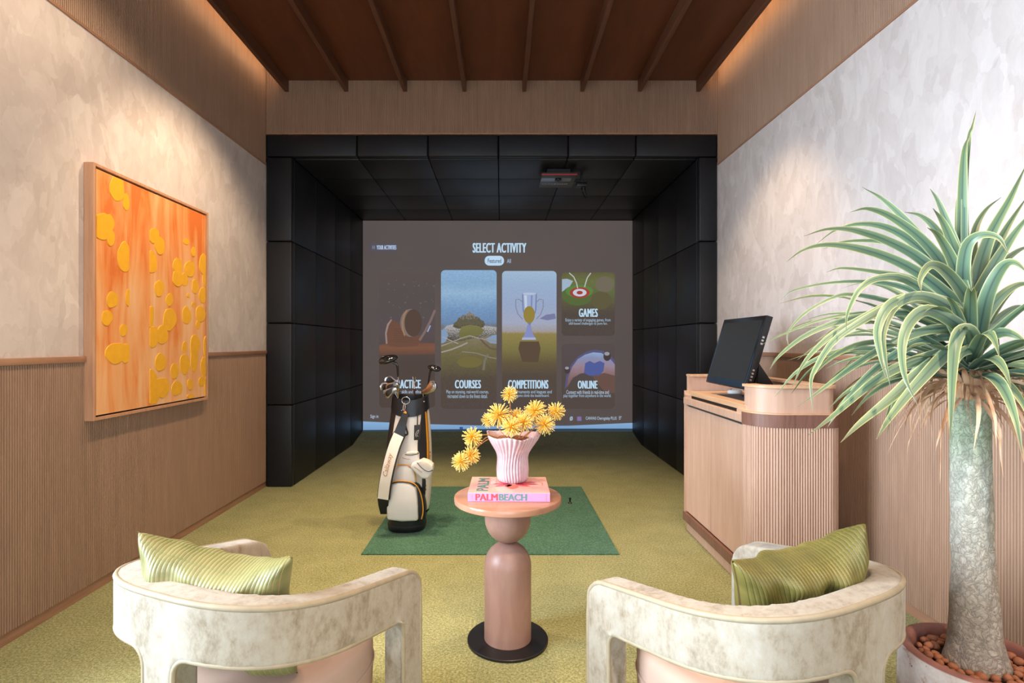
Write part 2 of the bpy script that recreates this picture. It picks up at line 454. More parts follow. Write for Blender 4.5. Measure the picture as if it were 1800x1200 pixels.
wn = box('wall_corner', XL - .12, XL, YB, 1.9, 0, 0.2, M['plaster']); tag(wn, 'low plaster sill wall under the side window', kind='structure')
box('wall_lintel', XL - .12, XL, YB, 1.9, ZCOR, ZT, M['plaster'], wn)
box('wall_pier', XL - .12, XL, YB, -0.8, 0.2, ZCOR, M['plaster'], wn)

# ceiling downlight cans
CANS = ['in front of the painting', 'above the left armchair', 'in front of the console counter', 'above the right armchair', 'above the golf bag', 'above the right side of the mat', 'above the side table', 'added to brighten the left wall nearer the viewer than the painting', 'behind the viewer near the middle', 'behind the viewer by the right wall']
for i, (l, t, p, a) in enumerate(SPOTS):
    e = empty('downlight', (l[0], l[1], 3.40)); tag(e, 'small black ceiling downlight ' + CANS[i], 'light', 'ceiling downlights')
    lathe('housing', [(.045, 0.0), (.05, 0.0), (.05, .14), (.045, .14)], M['blackmetal'], e, 24, cap=False)
    lathe('reflector', [(.045, .0), (.03, .09)], M['chrome'], e, 24, cap=False)

# ------------------------------------------------------------------ simulator enclosure
enc = empty('simulator_enclosure', (0, YF, 0))
tag(enc, 'black padded leatherette golf bay enclosure around the screen', 'enclosure')
XI0, XI1 = -1.822, 1.722
YS = 7.2; ZI = 2.868
def pad(name, x0, x1, y0, y1, z0, z1, b=.012):
    g = .0025
    return box(name, x0 + g, x1 - g, y0 - YF + g, y1 - YF - g, z0 + g, z1 - g, M['black'], enc, b, 3)
zr = [0.0, 0.713, 1.426, 2.139, 2.873]
for i in range(4):
    pad('front_pad', XL + .004, XI0, YF - .002, YF + .07, zr[i], zr[i + 1])
    pad('front_pad', XI1, XR - .004, YF - .002, YF + .07, zr[i], zr[i + 1])
sx = [XL + .004, -1.257, -0.639, -0.025, 0.584, 1.173, XR - .004]
for a, b in zip(sx[:-1], sx[1:]):
    pad('header_pad', a, b, YF - .002, YF + .07, 2.876, 3.068)
sy = [YF + .072, 5.385, 6.0, 6.615, 7.2]
for i in range(4):
    for a, b in zip(sy[:-1], sy[1:]):
        pad('side_pad', XI0 - .05, XI0, a, b, zr[i], zr[i + 1], .006)
        pad('side_pad', XI1, XI1 + .05, a, b, zr[i], zr[i + 1], .006)
cx = [XI0, -1.257, -0.639, -0.025, 0.584, 1.173, XI1]
for a, b in zip(cx[:-1], cx[1:]):
    for c, d in zip(sy[:-1], sy[1:]):
        pad('ceiling_pad', a, b, c, d, ZI, ZI + .05, .006)
box('backing', XL - .1, XI0 - .01, .074, .11, 0, 3.1, M['blackback'], enc)
box('backing', XI1 + .01, XR + .1, .074, .11, 0, 3.1, M['blackback'], enc)
box('backing', XL - .1, XR + .1, .074, .11, ZI + .051, 3.1, M['blackback'], enc)
box('backing', XI0 - .09, XI0 - .052, .112, 2.6, 0, 2.95, M['blackback'], enc)
box('backing', XI1 + .052, XI1 + .09, .112, 2.6, 0, 2.95, M['blackback'], enc)
box('backing', XI0 - .09, XI1 + .09, .112, 2.6, ZI + .052, ZI + .09, M['blackback'], enc)
box('backing', XI0 - .09, XI1 + .09, 2.5, 2.6, 0, 2.95, M['blackback'], enc)

# ------------------------------------------------------------------ impact screen with the projected picture
KS = FPX / YS
def sp(px, py): return ((px - VX) / KS, EYE + (VY - py) / KS)
def screen_mat():
    m = NM('projected_background'); m.set('Base Color', (0.10, 0.10, 0.10, 1)); m.set('Roughness', 0.9); m.set('Specular IOR Level', 0.1)
    v = m.coord('Object', (1, 1, 1)); n = m.noise(v, 1.2, 2)
    c = m.ramp(n.outputs[0], [(0.3, S(82, 73, 71)), (0.7, S(88, 77, 73))])
    m.link(c, m.b.inputs['Emission Color']); m.set('Emission Strength', 0.92); return m.m
x0, z1 = sp(639, 389); x1, z0 = sp(1111, 757.5)
scr = box('impact_screen', x0 - .004, x1 + .004, YS - .02, YS, 0.09, ZI - .004, screen_mat())
tag(scr, 'large projection screen showing a golf activity menu', 'screen')
SY = YS - .0215
def flat(name, poly_px, mat, lay=0, parent=None):
    """flat print on the screen, outline given on the picture"""
    P = [sp(x, y) for x, y in poly_px]; y = SY - .0012 * lay
    ox = min(p[0] for p in P); oz = min(p[1] for p in P)
    return mesh(name, [(p[0] - ox, 0, p[1] - oz) for p in P], [tuple(range(len(P)))], mat, parent or scr, loc=(ox, y, oz))
def ell(cx, cy, rx, ry, n=28, a0=0, a1=360):
    return [(cx + rx * math.cos(math.radians(a0 + (a1 - a0) * k / n)), cy - ry * math.sin(math.radians(a0 + (a1 - a0) * k / n))) for k in range(n if a1 - a0 == 360 else n + 1)]
def rr(x0, x1, y0, y1, r=7): return rounded_rect(x0, x1, y0, y1, r)
def polyline(name, pts, wdt, mat, lay):
    a, b = [], []
    for i, (x, y) in enumerate(pts):
        p = pts[max(0, i - 1)]; q = pts[min(len(pts) - 1, i + 1)]
        dx, dy = q[0] - p[0], q[1] - p[1]; L = math.hypot(dx, dy) or 1
        ww = wdt / 2
        a.append((x - dy / L * ww, y + dx / L * ww)); b.append((x + dy / L * ww, y - dx / L * ww))
    return flat(name, a + b[::-1], mat, lay)
EM = {}
def ec(r, g, b):
    k = (r, g, b)
    if k not in EM: EM[k] = emit('projected_%d_%d_%d' % k, S(r, g, b))
    return EM[k]
def picture(name, stops, noise_scale=6, amount=0.12, stretch=(1, 1, 1), height=1.8, speck=0.0, contrast=1.0):
    """projected photograph: colours by height, broken up by noise"""
    m = NM(name); m.set('Base Color', (0.02, 0.02, 0.02, 1)); m.set('Roughness', 0.9); m.set('Specular IOR Level', 0)
    tc = m.node('ShaderNodeTexCoord'); sep = m.node('ShaderNodeSeparateXYZ'); m.link(tc.outputs['Object'], sep.inputs[0])
    mp = m.node('ShaderNodeMapping'); mp.inputs['Scale'].default_value = stretch; m.link(tc.outputs['Object'], mp.inputs['Vector'])
    n = m.noise(mp.outputs[0], noise_scale, 6, 0.65)
    d = m.node('ShaderNodeMath', operation='DIVIDE'); m.link(sep.outputs[2], d.inputs[0]); d.inputs[1].default_value = height
    s = m.node('ShaderNodeMath', operation='SUBTRACT'); m.link(n.outputs[0], s.inputs[0]); s.inputs[1].default_value = 0.5
    a = m.node('ShaderNodeMath', operation='MULTIPLY_ADD'); m.link(s.outputs[0], a.inputs[0]); a.inputs[1].default_value = amount; m.link(d.outputs[0], a.inputs[2])
    c = m.ramp(a.outputs[0], stops)
    if speck:
        n2 = m.noise(mp.outputs[0], noise_scale * 6, 3, 0.7)
        g = m.ramp(n2.outputs[0], [(0.35, (1 - speck,) * 3 + (1,)), (0.65, (1 + speck,) * 3 + (1,))])
        c = m.mix(1.0, c, g, 'MULTIPLY')
    m.link(c, m.b.inputs['Emission Color']); m.set('Emission Strength', 1.0); return m.m
def widen(o, dx, ax, nax=1, step=0.0):
    bm = bmesh.new(); bm.from_mesh(o.data); g = bm.verts[:] + bm.edges[:] + bm.faces[:]
    for k in (-1, 1):
        r = bmesh.ops.duplicate(bm, geom=g)
        for v in r['geom']:
            if isinstance(v, bmesh.types.BMVert): v.co[ax] += k * dx; v.co[nax] += step * (k + 2) / 2
    bm.to_mesh(o.data); bm.free()
def fit_text(s, bx, mat, lay=3, bold=0.012, name='lettering', parent=None, fat=0.0):
    x0, x1, y0, y1 = bx
    o = text(name, s, 1.0, mat, parent or scr, bold=bold, spacing=1.0 + 2.6 * fat)
    xs_ = [v.co.x for v in o.data.vertices]; ys_ = [v.co.y for v in o.data.vertices]
    a, b, c, d = min(xs_), max(xs_), min(ys_), max(ys_)
    X0, Z1 = sp(x0, y0); X1, Z0 = sp(x1, y1)
    for v in o.data.vertices:
        v.co = Vector(((v.co.x - a) / (b - a) * (X1 - X0), 0, (v.co.y - c) / (d - c) * (Z1 - Z0)))
    o.location = (X0, SY - .0012 * lay, Z0)
    if fat: widen(o, fat * (Z1 - Z0), 0)
    return o
TXT = ec(186, 216, 238); TX2 = ec(160, 184, 206); BG = S(84, 74, 71)
# cards
card_dark = ec(80, 70, 67)
flat('card', rr(667, 765, 473, 716), picture('practice_card', [(0.0, S(80, 68, 63)), (0.34, S(80, 68, 63)), (0.40, S(84, 72, 68)), (0.55, S(88, 77, 80)), (0.8, S(86, 78, 76)), (1, S(90, 80, 78))], 3, 0.05), 1)
flat('card_print', [(667.5, 606), (700, 601), (765, 603), (765, 622), (667.5, 624)], picture('rust_ground', [(0, S(98, 72, 60)), (0.6, S(124, 84, 66)), (1, S(112, 78, 64))], 4, 0.4, (0.5, 1, 3), 0.16), 2)
iron = [(679, 604), (677.5, 585), (681, 570), (688, 561), (694, 563), (704, 570), (716, 590), (735, 590), (741, 588), (742, 596), (734, 608), (700, 610), (686, 608)]
flat('card_print', iron, ec(108, 76, 62), 3)
flat('card_print', [(679, 604), (677.5, 585), (681, 570), (688, 561), (690, 562), (684, 572), (680.5, 586), (682, 604)], ec(150, 128, 124), 4)
for k in range(7): polyline('card_print', [(693, 578 + k * 3.7), (730 - abs(k - 5) * 3, 579 + k * 3.7)], .6, ec(92, 66, 56), 4)
polyline('card_print', [(738, 598), (748, 582), (758, 562), (765, 545)], 4.2, ec(124, 104, 100), 4)
polyline('card_print', [(752, 583), (757, 572)], 2.2, ec(150, 166, 200), 4)
flat('card_print', ell(723, 567.5, 19, 24.5), ec(124, 108, 106), 5)
flat('card_print', ell(727, 567.5, 15.2, 24), ec(84, 68, 58), 6)
polyline('card_print', [(712, 590), (709, 580), (708, 566), (711, 553), (716, 545)], 2.2, ec(160, 124, 84), 6)
random.seed(3)
for k in range(26):
    x, y = random.uniform(670, 762), random.uniform(490, 575)
    flat('star', ell(x, y, .55, .55, 6), ec(128, 124, 136), 2)
for x, y in ((684, 499), (711, 500.5), (737, 502), (763, 503), (685, 531), (713, 532), (740, 533), (688, 558), (745, 558)):
    flat('star', ell(x, y, 1.6, 1.6, 8), ec(100, 95, 104), 2)
flat('card', rr(775.5, 873, 475, 718), picture('coast_card', [(0.0, S(82, 71, 66)), (0.22, S(84, 74, 64)), (0.33, S(102, 94, 66)), (0.42, S(112, 104, 70)), (0.5, S(124, 116, 92)), (0.555, S(118, 112, 100)), (0.60, S(112, 118, 130)), (0.63, S(108, 136, 172)), (0.72, S(116, 148, 186)), (0.84, S(146, 178, 208)), (0.9, S(132, 166, 198)), (1, S(138, 174, 208))], 5, 0.10, (1, 1, 1.6), 1.82, 0.10), 1)
flat('card_print', [(776, 582), (786, 572), (798, 570), (812, 569), (836, 571), (858, 573), (873, 575), (873, 594), (860, 590), (842, 592), (820, 597), (800, 600), (776, 596)], picture('town', [(0, S(70, 66, 60)), (0.45, S(108, 104, 98)), (0.6, S(150, 148, 146)), (1, S(176, 174, 176))], 80, 4.0, (1, 1, 1), 0.22), 2)
flat('card_print', [(796, 574), (799, 567), (803, 565), (806, 559), (811, 557), (814, 553), (819, 554), (823, 550), (826, 547.5), (829, 551), (833, 552), (836, 556), (841, 557), (845, 562), (850, 564), (853, 570), (850, 575), (836, 578), (820, 574), (806, 578)], picture('rock', [(0, S(78, 74, 58)), (0.35, S(104, 98, 78)), (0.6, S(88, 84, 70)), (1, S(138, 130, 116))], 40, 2.2, (1, 1, 1), 0.2), 3)
flat('card_print', [(806, 586), (812, 574), (826, 571), (842, 573), (852, 580), (846, 588), (830, 592), (812, 598)], picture('links_green', [(0, S(104, 102, 58)), (1, S(124, 120, 76))], 9, 0.8, (1, 1, 1), 0.2), 4)
flat('card_print', [(776, 580), (784, 578), (788, 590), (784, 600), (776, 605)], ec(128, 152, 184), 4)
flat('card_print', [(852, 596), (864, 590), (873, 588), (873, 604), (862, 603)], ec(130, 152, 182), 4)
for pts, wd, c in (([(776, 608), (792, 602), (812, 594), (826, 590), (840, 594), (873, 600)], 2.2, (150, 142, 130)), ([(776, 619), (794, 614), (812, 607), (822, 602)], 2.4, (156, 150, 140)),
                   ([(842, 592), (850, 602), (862, 612), (873, 614)], 3.0, (104, 86, 76)), ([(776, 604), (800, 600), (818, 598)], 1.2, (104, 92, 74)), ([(812, 618), (836, 620), (862, 628), (873, 630)], 1.6, (136, 130, 118)), ([(858, 622), (852, 634), (850, 650)], 4, (118, 112, 100)), ([(778, 592), (806, 604)], 1.2, (170, 168, 160))):
    polyline('card_print', pts, wd, ec(*c), 5)
flat('card_print', ell(826, 636, 22, 10), ec(114, 104, 62), 5)
flat('card', rr(882.5, 978, 476.5, 717.5), picture('field_card', [(0.0, S(82, 71, 66)), (0.24, S(84, 73, 64)), (0.33, S(98, 86, 62)), (0.44, S(124, 116, 70)), (0.545, S(142, 128, 76)), (0.557, S(158, 150, 146)), (0.62, S(160, 166, 188)), (0.75, S(150, 166, 196)), (0.9, S(150, 172, 200)), (1, S(158, 184, 208))], 14, 0.035, (2.2, 1, 0.5), 1.81, 0.12), 1)
flat('card_print', [(948, 560), (960, 553), (975, 551), (977, 560), (962, 563)], ec(118, 122, 158), 2)
flat('card_print', [(914, 600), (947, 600), (950, 612), (946, 636), (918, 636), (911, 612)], ec(90, 74, 60), 3)
flat('card_print', [(917.5, 515.5), (943.5, 515.5), (942.5, 545), (938.5, 558), (932, 571), (929, 571), (922.5, 559), (918.5, 545)], ec(112, 124, 164), 4)
flat('card_print', [(919.5, 518), (941.5, 518), (940.5, 545), (936.5, 557), (931, 567), (925, 558), (920.5, 545)], ec(156, 170, 204), 4.3)
flat('card_print', [(921, 519), (926, 519), (926.5, 548), (923, 546)], ec(190, 202, 224), 4.6)
flat('card_print', [(933, 519), (936, 519), (935, 550), (932.5, 550)], ec(126, 140, 182), 4.6)
flat('card_print', ell(930.5, 516.5, 12.5, 2), ec(178, 190, 214), 4.8)
flat('card_print', ell(930, 553, 10, 15), ec(146, 128, 60), 5)
flat('card_print', [(927, 571), (933, 571), (935, 583), (941, 595), (918, 595), (924, 583)], ec(132, 140, 190), 4)
flat('card_print', [(918, 593), (941, 593), (942, 597), (917, 597)], ec(166, 176, 206), 5)
for s in (-1, 1):
    c = 930.5
    polyline('card_print', [(c + s * 12, 531), (c + s * 18, 526), (c + s * 24, 527), (c + s * 24, 540), (c + s * 20, 552), (c + s * 12, 561)], 1.7, ec(132, 136, 156), 4)
flat('card', rr(987, 1080, 479, 590), picture('games_card', [(0, S(80, 70, 66)), (0.35, S(82, 72, 66)), (0.5, S(90, 84, 64)), (0.7, S(96, 104, 66)), (0.86, S(104, 110, 66)), (1, S(96, 92, 62))], 6, 0.14, (1, 1, 1), 0.83, 0.08), 1)
flat('card_print', [(987.5, 491), (996, 490), (1007, 494), (1001, 504), (987.5, 513)], ec(158, 176, 196), 2)
flat('card_print', ell(1015, 519, 27, 18), ec(86, 104, 58), 2)
flat('card_print', ell(1018, 512, 24, 11), ec(92, 128, 66), 3)
for rx, ry, c in ((17.5, 9.6, (158, 66, 56)), (12, 6.6, (196, 200, 214)), (5.4, 3.2, (160, 64, 58))): flat('card_print', ell(1018.5, 514.5, rx, ry), ec(*c), 4 + (18 - rx) * .08)
polyline('card_print', [(1000, 480), (1008, 487), (1013, 498), (1015, 507)], 1.8, ec(186, 190, 190), 6)
polyline('card_print', [(1038, 480), (1032, 488), (1029, 497), (1027, 505)], 1.8, ec(186, 190, 190), 6)
flat('card_print', ell(1062, 500, 16, 14), ec(112, 104, 88), 3)
flat('card_print', ell(1056, 528, 18, 16), ec(94, 88, 62), 3)
flat('card', rr(987, 1080, 604, 718), picture('online_card', [(0, S(82, 71, 67)), (0.4, S(82, 72, 68)), (0.7, S(84, 74, 76)), (1, S(86, 76, 76))], 3, 0.05, (1, 1, 1), 0.85), 1)
# globe clipped by the card edge
gl = [(996, 682), (998, 664), (1005, 645), (1015, 631), (1028, 623), (1042, 619), (1056, 620), (1069, 627), (1080, 640), (1080, 686), (1066, 688), (1058, 662), (1040, 654), (1020, 656), (1006, 664)]
flat('card_print', [(992, 684), (995, 660), (1004, 640), (1016, 626), (1030, 618), (1044, 614.5), (1058, 616), (1072, 624), (1080, 633), (1080, 640), (1060, 640), (1010, 660)], ec(88, 86, 122), 2)
flat('card_print', gl, picture('globe', [(0, S(100, 78, 74)), (0.4, S(134, 104, 104)), (0.62, S(150, 128, 140)), (0.85, S(132, 140, 176)), (1, S(140, 164, 198))], 5, 0.35, (1, 1, 1), 0.52), 3)
flat('card_print', [(1026, 655), (1028, 638), (1036, 634), (1044, 638), (1054, 634), (1062, 638), (1060, 652), (1052, 660), (1036, 660)], ec(80, 92, 150), 4)
flat('card_print', [(1040, 660), (1062, 655), (1080, 660), (1080, 690), (1064, 690), (1052, 676)], ec(104, 80, 72), 4)
for x, y, r in ((1066.5, 626, 6.5), (996.5, 650, 5)):
    flat('card_print', ell(x, y, r, r * 1.25), ec(72, 60, 58), 5)
    flat('card_print', ell(x - .3, y - r * .7, r * .7, r * .5), ec(150, 150, 160), 6)
# lettering
fit_text('SELECT ACTIVITY', (831.5, 924.5, 427.5, 444.5), TXT, 3, 0.004, fat=.038)
flat('pill_button', rr(852, 886, 450, 467, 8), ec(186, 214, 238), 2)
fit_text('Featured', (857.5, 881, 455, 462.5), ec(84, 92, 110), 4, 0.012)
fit_text('All', (891, 898, 455.5, 462.5), TX2, 3, 0.012)
flat('pill_button', rr(651, 699, 428, 443, 4), ec(84, 80, 92), 1)
fit_text('YOUR ACTIVITIES', (663, 697, 431.5, 439), ec(178, 196, 224), 3, 0.0, fat=.04)
fit_text('ii', (655, 660, 432, 438), ec(120, 124, 140), 3, 0.03)
for s, b in (('PRACTICE', (693.5, 739.5, 667, 682)), ('COURSES', (800.5, 845, 667.5, 682)), ('COMPETITIONS', (893.5, 963, 667.5, 682.5)), ('ONLINE', (1015.5, 1049, 668.5, 682.5)), ('GAMES', (1017.5, 1049.5, 542.5, 557))):
    fit_text(s, b, TXT, 7, 0.0, fat=.045)
for s, b in (('Play on stunning, real-world courses,', (785, 859, 685, 692.5)), ('recreated down to the finest detail.', (787, 857, 692, 699)),
             ('Join tournaments and leagues and', (890, 969.5, 685, 692.5)), ('get your game climb the leaderboard.', (890, 965, 692, 698.5)),
             ('Connect with friends in real-time and', (995, 1069.5, 685, 692)), ('play together from anywhere in the world.', (990, 1073.5, 692, 699)),
             ('Enjoy a variety of engaging games, from', (993.5, 1072.5, 559.5, 566.5)), ('skill-based challenges to pure fun.', (999.5, 1067, 566, 572)),
             ('Sharpen your skills and refine every', (675, 755, 685, 692.5)), ('aspect of your game.', (690, 736, 692, 699)),
             ('CANVAS Cherngtalay PLUS', (1029, 1083, 731.5, 738.5)), ('Sign in', (652, 666, 728, 735.5))):
    fit_text(s, b, ec(176, 192, 212) if s[0] in 'CS' else TX2, 7, 0.008)
flat('icon', rr(1014, 1021.5, 731.5, 739, 1), ec(128, 112, 168), 3)
fit_text('\u00f8', (1001, 1006.5, 731, 739), TX2, 3, 0.02)
for k in range(3): flat('icon', [(1087, 731 + k * 2.3), (1092 - k, 731 + k * 2.3), (1092 - k, 732 + k * 2.3), (1087, 732 + k * 2.3)], TX2, 3)
flat('desktop_strip', [(639, 740), (760, 745), (880, 748), (1000, 747.5), (1111, 742.5), (1111, 752.5), (1000, 752.5), (639, 755)], picture('desktop_strip', [(0, S(120, 156, 196)), (1, S(138, 176, 216))], 3, 0.5, (1, 1, 1), 0.11), 2)
flat('desktop_strip', [(639, 755), (880, 753), (1111, 752.5), (1111, 757), (639, 757)], ec(44, 66, 84), 3)
flat('icon', rr(808, 814, 749.5, 753.5, 1), ec(56, 88, 150), 4)

# ------------------------------------------------------------------ ceiling launch monitor and camera bracket in the bay
lm = empty('launch_monitor', ((983.5 - VX) / FPX * 5.0, 5.0, 2.789)); tag(lm, 'flat dark radar box with a red stripe under the bay ceiling', 'sensor')
grey = plain('graphite_casing', S(62, 62, 64), 0.35)
redm = plain('red_stripe', S(200, 40, 36), 0.4)
box('mount_plate', -.11, .11, .05, .33, .028, .078, M['blackmetal'], lm, .004, 1)
box('casing', -.163, .163, .0, .40, .0, .028, grey, lm, .004, 2)
box('red_stripe', -.164, .164, -.003, .006, .003, .012, redm, lm)
gp = plain('glossy_panel', S(110, 114, 128), 0.15)
box('glossy_panel', -.158, -.03, .09, .18, -.002, .0005, gp, lm)
box('glossy_panel', .03, .12, .09, .18, -.002, .0005, gp, lm)
lathe('lens_ring', [(.012, 0), (.03, 0), (.03, .014), (.012, .014)], M['blackmetal'], lm, 24, loc=(0, .12, -.013), cap=False)
lathe('lens', [(.001, 0), (.013, .001), (.013, .008)], M['chrome'], lm, 16, loc=(0, .12, -.010))
tmk = text('lettering', 'TRACKMAN', .038, M['white'], lm, (-.145, .27, -.0015), (PI, 0, 0), 1.1, 0.0, spacing=1.15); widen(tmk, .0013, 0, 2, .0001)
kb = empty('bay_camera', (0.86, 5.62, ZI)); tag(kb, 'small black camera on a bracket beside the radar box', 'camera')
kb.location = ((1022 - VX) / FPX * 5.25, 5.25, ZI)
box('bracket_arm', -.085, .055, -.02, .02, -.075, -.055, M['blackmetal'], kb, .003, 1)
box('bracket_stem', -.012, .012, -.012, .012, -.075, -.002, M['blackmetal'], kb, .002, 1)
box('camera_body', -.05, .05, -.035, .035, -.115, -.078, M['blackmetal'], kb, .006, 2)
lathe('camera_lens', [(.001, 0), (.02, 0), (.022, .03), (.012, .032)], M['blackmetal'], kb, 20, loc=(.02, 0, -.15))
tube('cable', spline([(.02, 0, -.12), (.05, .02, -.18), (.055, .05, -.21), (.03, .08, -.16), (0, .1, -.05)], 16), .004, M['blackmetal'], kb, 6)

# ------------------------------------------------------------------ framed painting on the left wall
PY0, PY1, PZ0, PZ1, PXF = 2.682, 3.735, 0.868, 2.142, -2.002
pt = empty('framed_painting', (XL, (PY0 + PY1) / 2, PZ0)); tag(pt, 'orange abstract painting with yellow paint dabs in an oak frame', 'painting')
pc = Vector(pt.location)
def pbox(n, x0, x1, y0, y1, z0, z1, m, b=0): return box(n, x0 - pc.x, x1 - pc.x, y0 - pc.y, y1 - pc.y, z0 - pc.z, z1 - pc.z, m, pt, b, 1)
fw = .016
pbox('frame_side', XL + .001, PXF, PY0, PY0 + fw, PZ0, PZ1, M['oakframe'], .0015); pbox('frame_side', XL + .001, PXF, PY1 - fw, PY1, PZ0, PZ1, M['oakframe'], .0015)
pbox('frame_side', XL + .001, PXF, PY0 + fw, PY1 - fw, PZ0, PZ0 + fw, M['oakframe'], .0015); pbox('frame_side', XL + .001, PXF, PY0 + fw, PY1 - fw, PZ1 - fw, PZ1, M['oakframe'], .0015)
pbox('rebate', XL + .001, PXF - .02, PY0 + fw, PY1 - fw, PZ0 + fw, PZ1 - fw, M['shadowgap'])
def canvas_mat():
    m = NM('painted_canvas'); m.set('Roughness', 0.6)
    tc = m.node('ShaderNodeTexCoord'); mp = m.node('ShaderNodeMapping'); mp.inputs['Scale'].default_value = (1, 5.5, 0.7); m.link(tc.outputs['Object'], mp.inputs['Vector'])
    sep = m.node('ShaderNodeSeparateXYZ'); m.link(tc.outputs['Object'], sep.inputs[0])
    n = m.noise(mp.outputs[0], 1.6, 5, 0.6, 0.5)
    mp2 = m.node('ShaderNodeMapping'); mp2.inputs['Scale'].default_value = (1, 1.2, 1.2); m.link(tc.outputs['Object'], mp2.inputs['Vector'])
    n2 = m.noise(mp2.outputs[0], 1.8, 3, 0.5)
    mr = m.node('ShaderNodeMapRange'); mr.inputs[1].default_value = 0.0; mr.inputs[2].default_value = 1.27; m.link(sep.outputs[2], mr.inputs[0])
    mixf = m.node('ShaderNodeMath', operation='MULTIPLY_ADD'); m.link(mr.outputs[0], mixf.inputs[0]); mixf.inputs[1].default_value = 0.24; m.link(n.outputs[0], mixf.inputs[2])
    sb = m.node('ShaderNodeMath', operation='MULTIPLY_ADD'); m.link(n2.outputs[0], sb.inputs[0]); sb.inputs[1].default_value = 0.42; m.link(mixf.outputs[0], sb.inputs[2])
    c = m.ramp(sb.outputs[0], [(0.60, S(246, 198, 150)), (0.80, S(242, 174, 114)), (0.95, S(236, 144, 74)), (1.0, S(228, 122, 54))])
    m.color(c); m.bump(n.outputs[0], 0.08, 0.002); return m.m
pbox('canvas', PXF - .02, PXF - .006, PY0 + fw + .009, PY1 - fw - .009, PZ0 + fw + .009, PZ1 - fw - .009, canvas_mat())
dabm = plain('yellow_paint_dab', S(248, 182, 44), 0.5, 0, 0.05, 25, 0.3, 60)
CYN0, CYN1, CZN0, CZN1 = PY0 + fw + .010, PY1 - fw - .010, PZ0 + fw + .010, PZ1 - fw - .010
XC = PXF - .006
def cpt(u, v):
    px, py = 120 + u / 2.4, 260 + v / 2.4
    d = FPX * XC / (px - VX); return d, EYE + (VY - py) / FPX * d
def dab(cx, cy, rx, ry, cut=None, k=[0]):
    k[0] += 1; rnd = random.Random(k[0]); a, b, c = [rnd.uniform(0, 6.28) for _ in range(3)]
    poly = []
    for i in range(40):
        t = 2 * PI * i / 40; q = 1 + .05 * math.sin(2 * t + a) + .04 * math.sin(3 * t + b) + .025 * math.sin(5 * t + c)
        u, v = cx + rx * q * math.cos(t), cy + ry * q * math.sin(t)
        if cut == 'R': u = min(u, 256)
        if cut == 'L': u = max(u, 343)
        y, z = cpt(u, v); poly.append((min(max(y, CYN0), CYN1), min(max(z, CZN0), CZN1)))
    th = .0022 + .0012 * rnd.random()
    vs_ = [(XC - pc.x, y - pc.y, z - pc.z) for y, z in poly] 
    cyy = sum(p[0] for p in poly) / 40; czz = sum(p[1] for p in poly) / 40
    vs_ += [(XC + th - pc.x, cyy + (y - cyy) * .97 - pc.y, czz + (z - czz) * .97 - pc.z) for y, z in poly]
    fs = [(i, (i + 1) % 40, 40 + (i + 1) % 40, 40 + i) for i in range(40)] + [tuple(range(40, 80))]
    mesh('paint_dab', vs_, fs, dabm, pt)
for a in ((205, 170, 30, 58), (243, 228, 14, 36), (143, 330, 42, 60), (172, 318, 20, 40), (178, 380, 17, 33), (235, 460, 29, 62, 'R'), (185, 640, 24, 36), (252, 632, 10, 38, 'R'), (162, 716, 23, 33), (232, 768, 17, 25), (200, 865, 45, 45), (240, 866, 22, 42, 'R'),
          (360, 370, 22, 34, 'L'), (385, 412, 20, 40), (352, 482, 22, 47, 'L'), (383, 592, 20, 36), (426, 640, 15, 27), (497, 395, 12, 13), (528, 438, 10, 20), (460, 500, 20, 36), (512, 510, 22, 36), (462, 550, 24, 35), (490, 555, 15, 28), (568, 490, 17, 42), (577, 548, 10, 40), (535, 583, 15, 30), (568, 620, 18, 33), (505, 622, 6, 8), (527, 660, 8, 10),
          (427, 723, 29, 47), (498, 706, 19, 37), (557, 700, 20, 35), (547, 745, 10, 18), (348, 710, 12, 45, 'L'), (356, 797, 24, 45, 'L'), (395, 788, 24, 42), (388, 904, 25, 36), (448, 940, 18, 32), (490, 912, 20, 45), (490, 840, 10, 25), (533, 830, 20, 45), (530, 890, 16, 55), (580, 840, 10, 50), (572, 922, 14, 45), (395, 1010, 30, 45), (352, 985, 22, 52, 'L'), (358, 1040, 26, 42, 'L'), (457, 1013, 24, 30), (513, 997, 12, 22), (562, 985, 14, 20), (515, 1047, 14, 9), (581, 1010, 8, 45)):
    dab(*a)

# ------------------------------------------------------------------ tee mat and tee
hm = box('hitting_mat', -.763, .763, -.762, .762, 0, .006, M['mat'], None, loc=((861 - VX) / FPX * 3.226 + .0, (3.226 + 4.752) / 2, .0005))
hm.location.x = -0.065; tag(hm, 'square dark green turf hitting mat on the floor', 'mat')
te = lathe('rubber_tee', [(.014, 0), (.014, .004), (.006, .012), (.0055, .030), (.011, .043), (.008, .043), (.004, .038)], M['blackmetal'], None, 20, loc=(.536, 4.25, .0065))
tag(te, 'small black rubber golf tee standing on the green mat', 'tee')

# ------------------------------------------------------------------ side table, book, vase and flowers
TX, TY = 0.0276, 2.303
tb = empty('side_table', (TX, TY, 0)); tag(tb, 'round pink washed wooden pedestal side table on a black disc', 'table')
lathe('base_disc', [(.165, 0.0), (.17, .002), (.17, .010), (.168, .012)], M['blackmetal'], tb, 64)
R1 = .0987
prof = [(R1, .0122), (R1, .317)] + [(R1 * math.cos(t), .317 + .10 * math.sin(t)) for t in [PI / 2 * k / 12 for k in range(1, 11)]]
lathe('lower_column', prof, M['tablewood'], tb, 64, ang=60)
R2 = .0967
prof = [(R2 * math.cos(t), .513 - .10 * math.sin(t)) for t in [PI / 2 * k / 12 for k in range(10, 0, -1)]] + [(R2, .513), (R2, .584)]
lathe('upper_cup', prof, M['tablewood'], tb, 64, ang=60)
lathe('table_top', [(.220, .5842), (.2245, .587), (.225, .590), (.225, .606), (.2235, .609), (.220, .610)], M['tabletop'], tb, 96, ang=30)

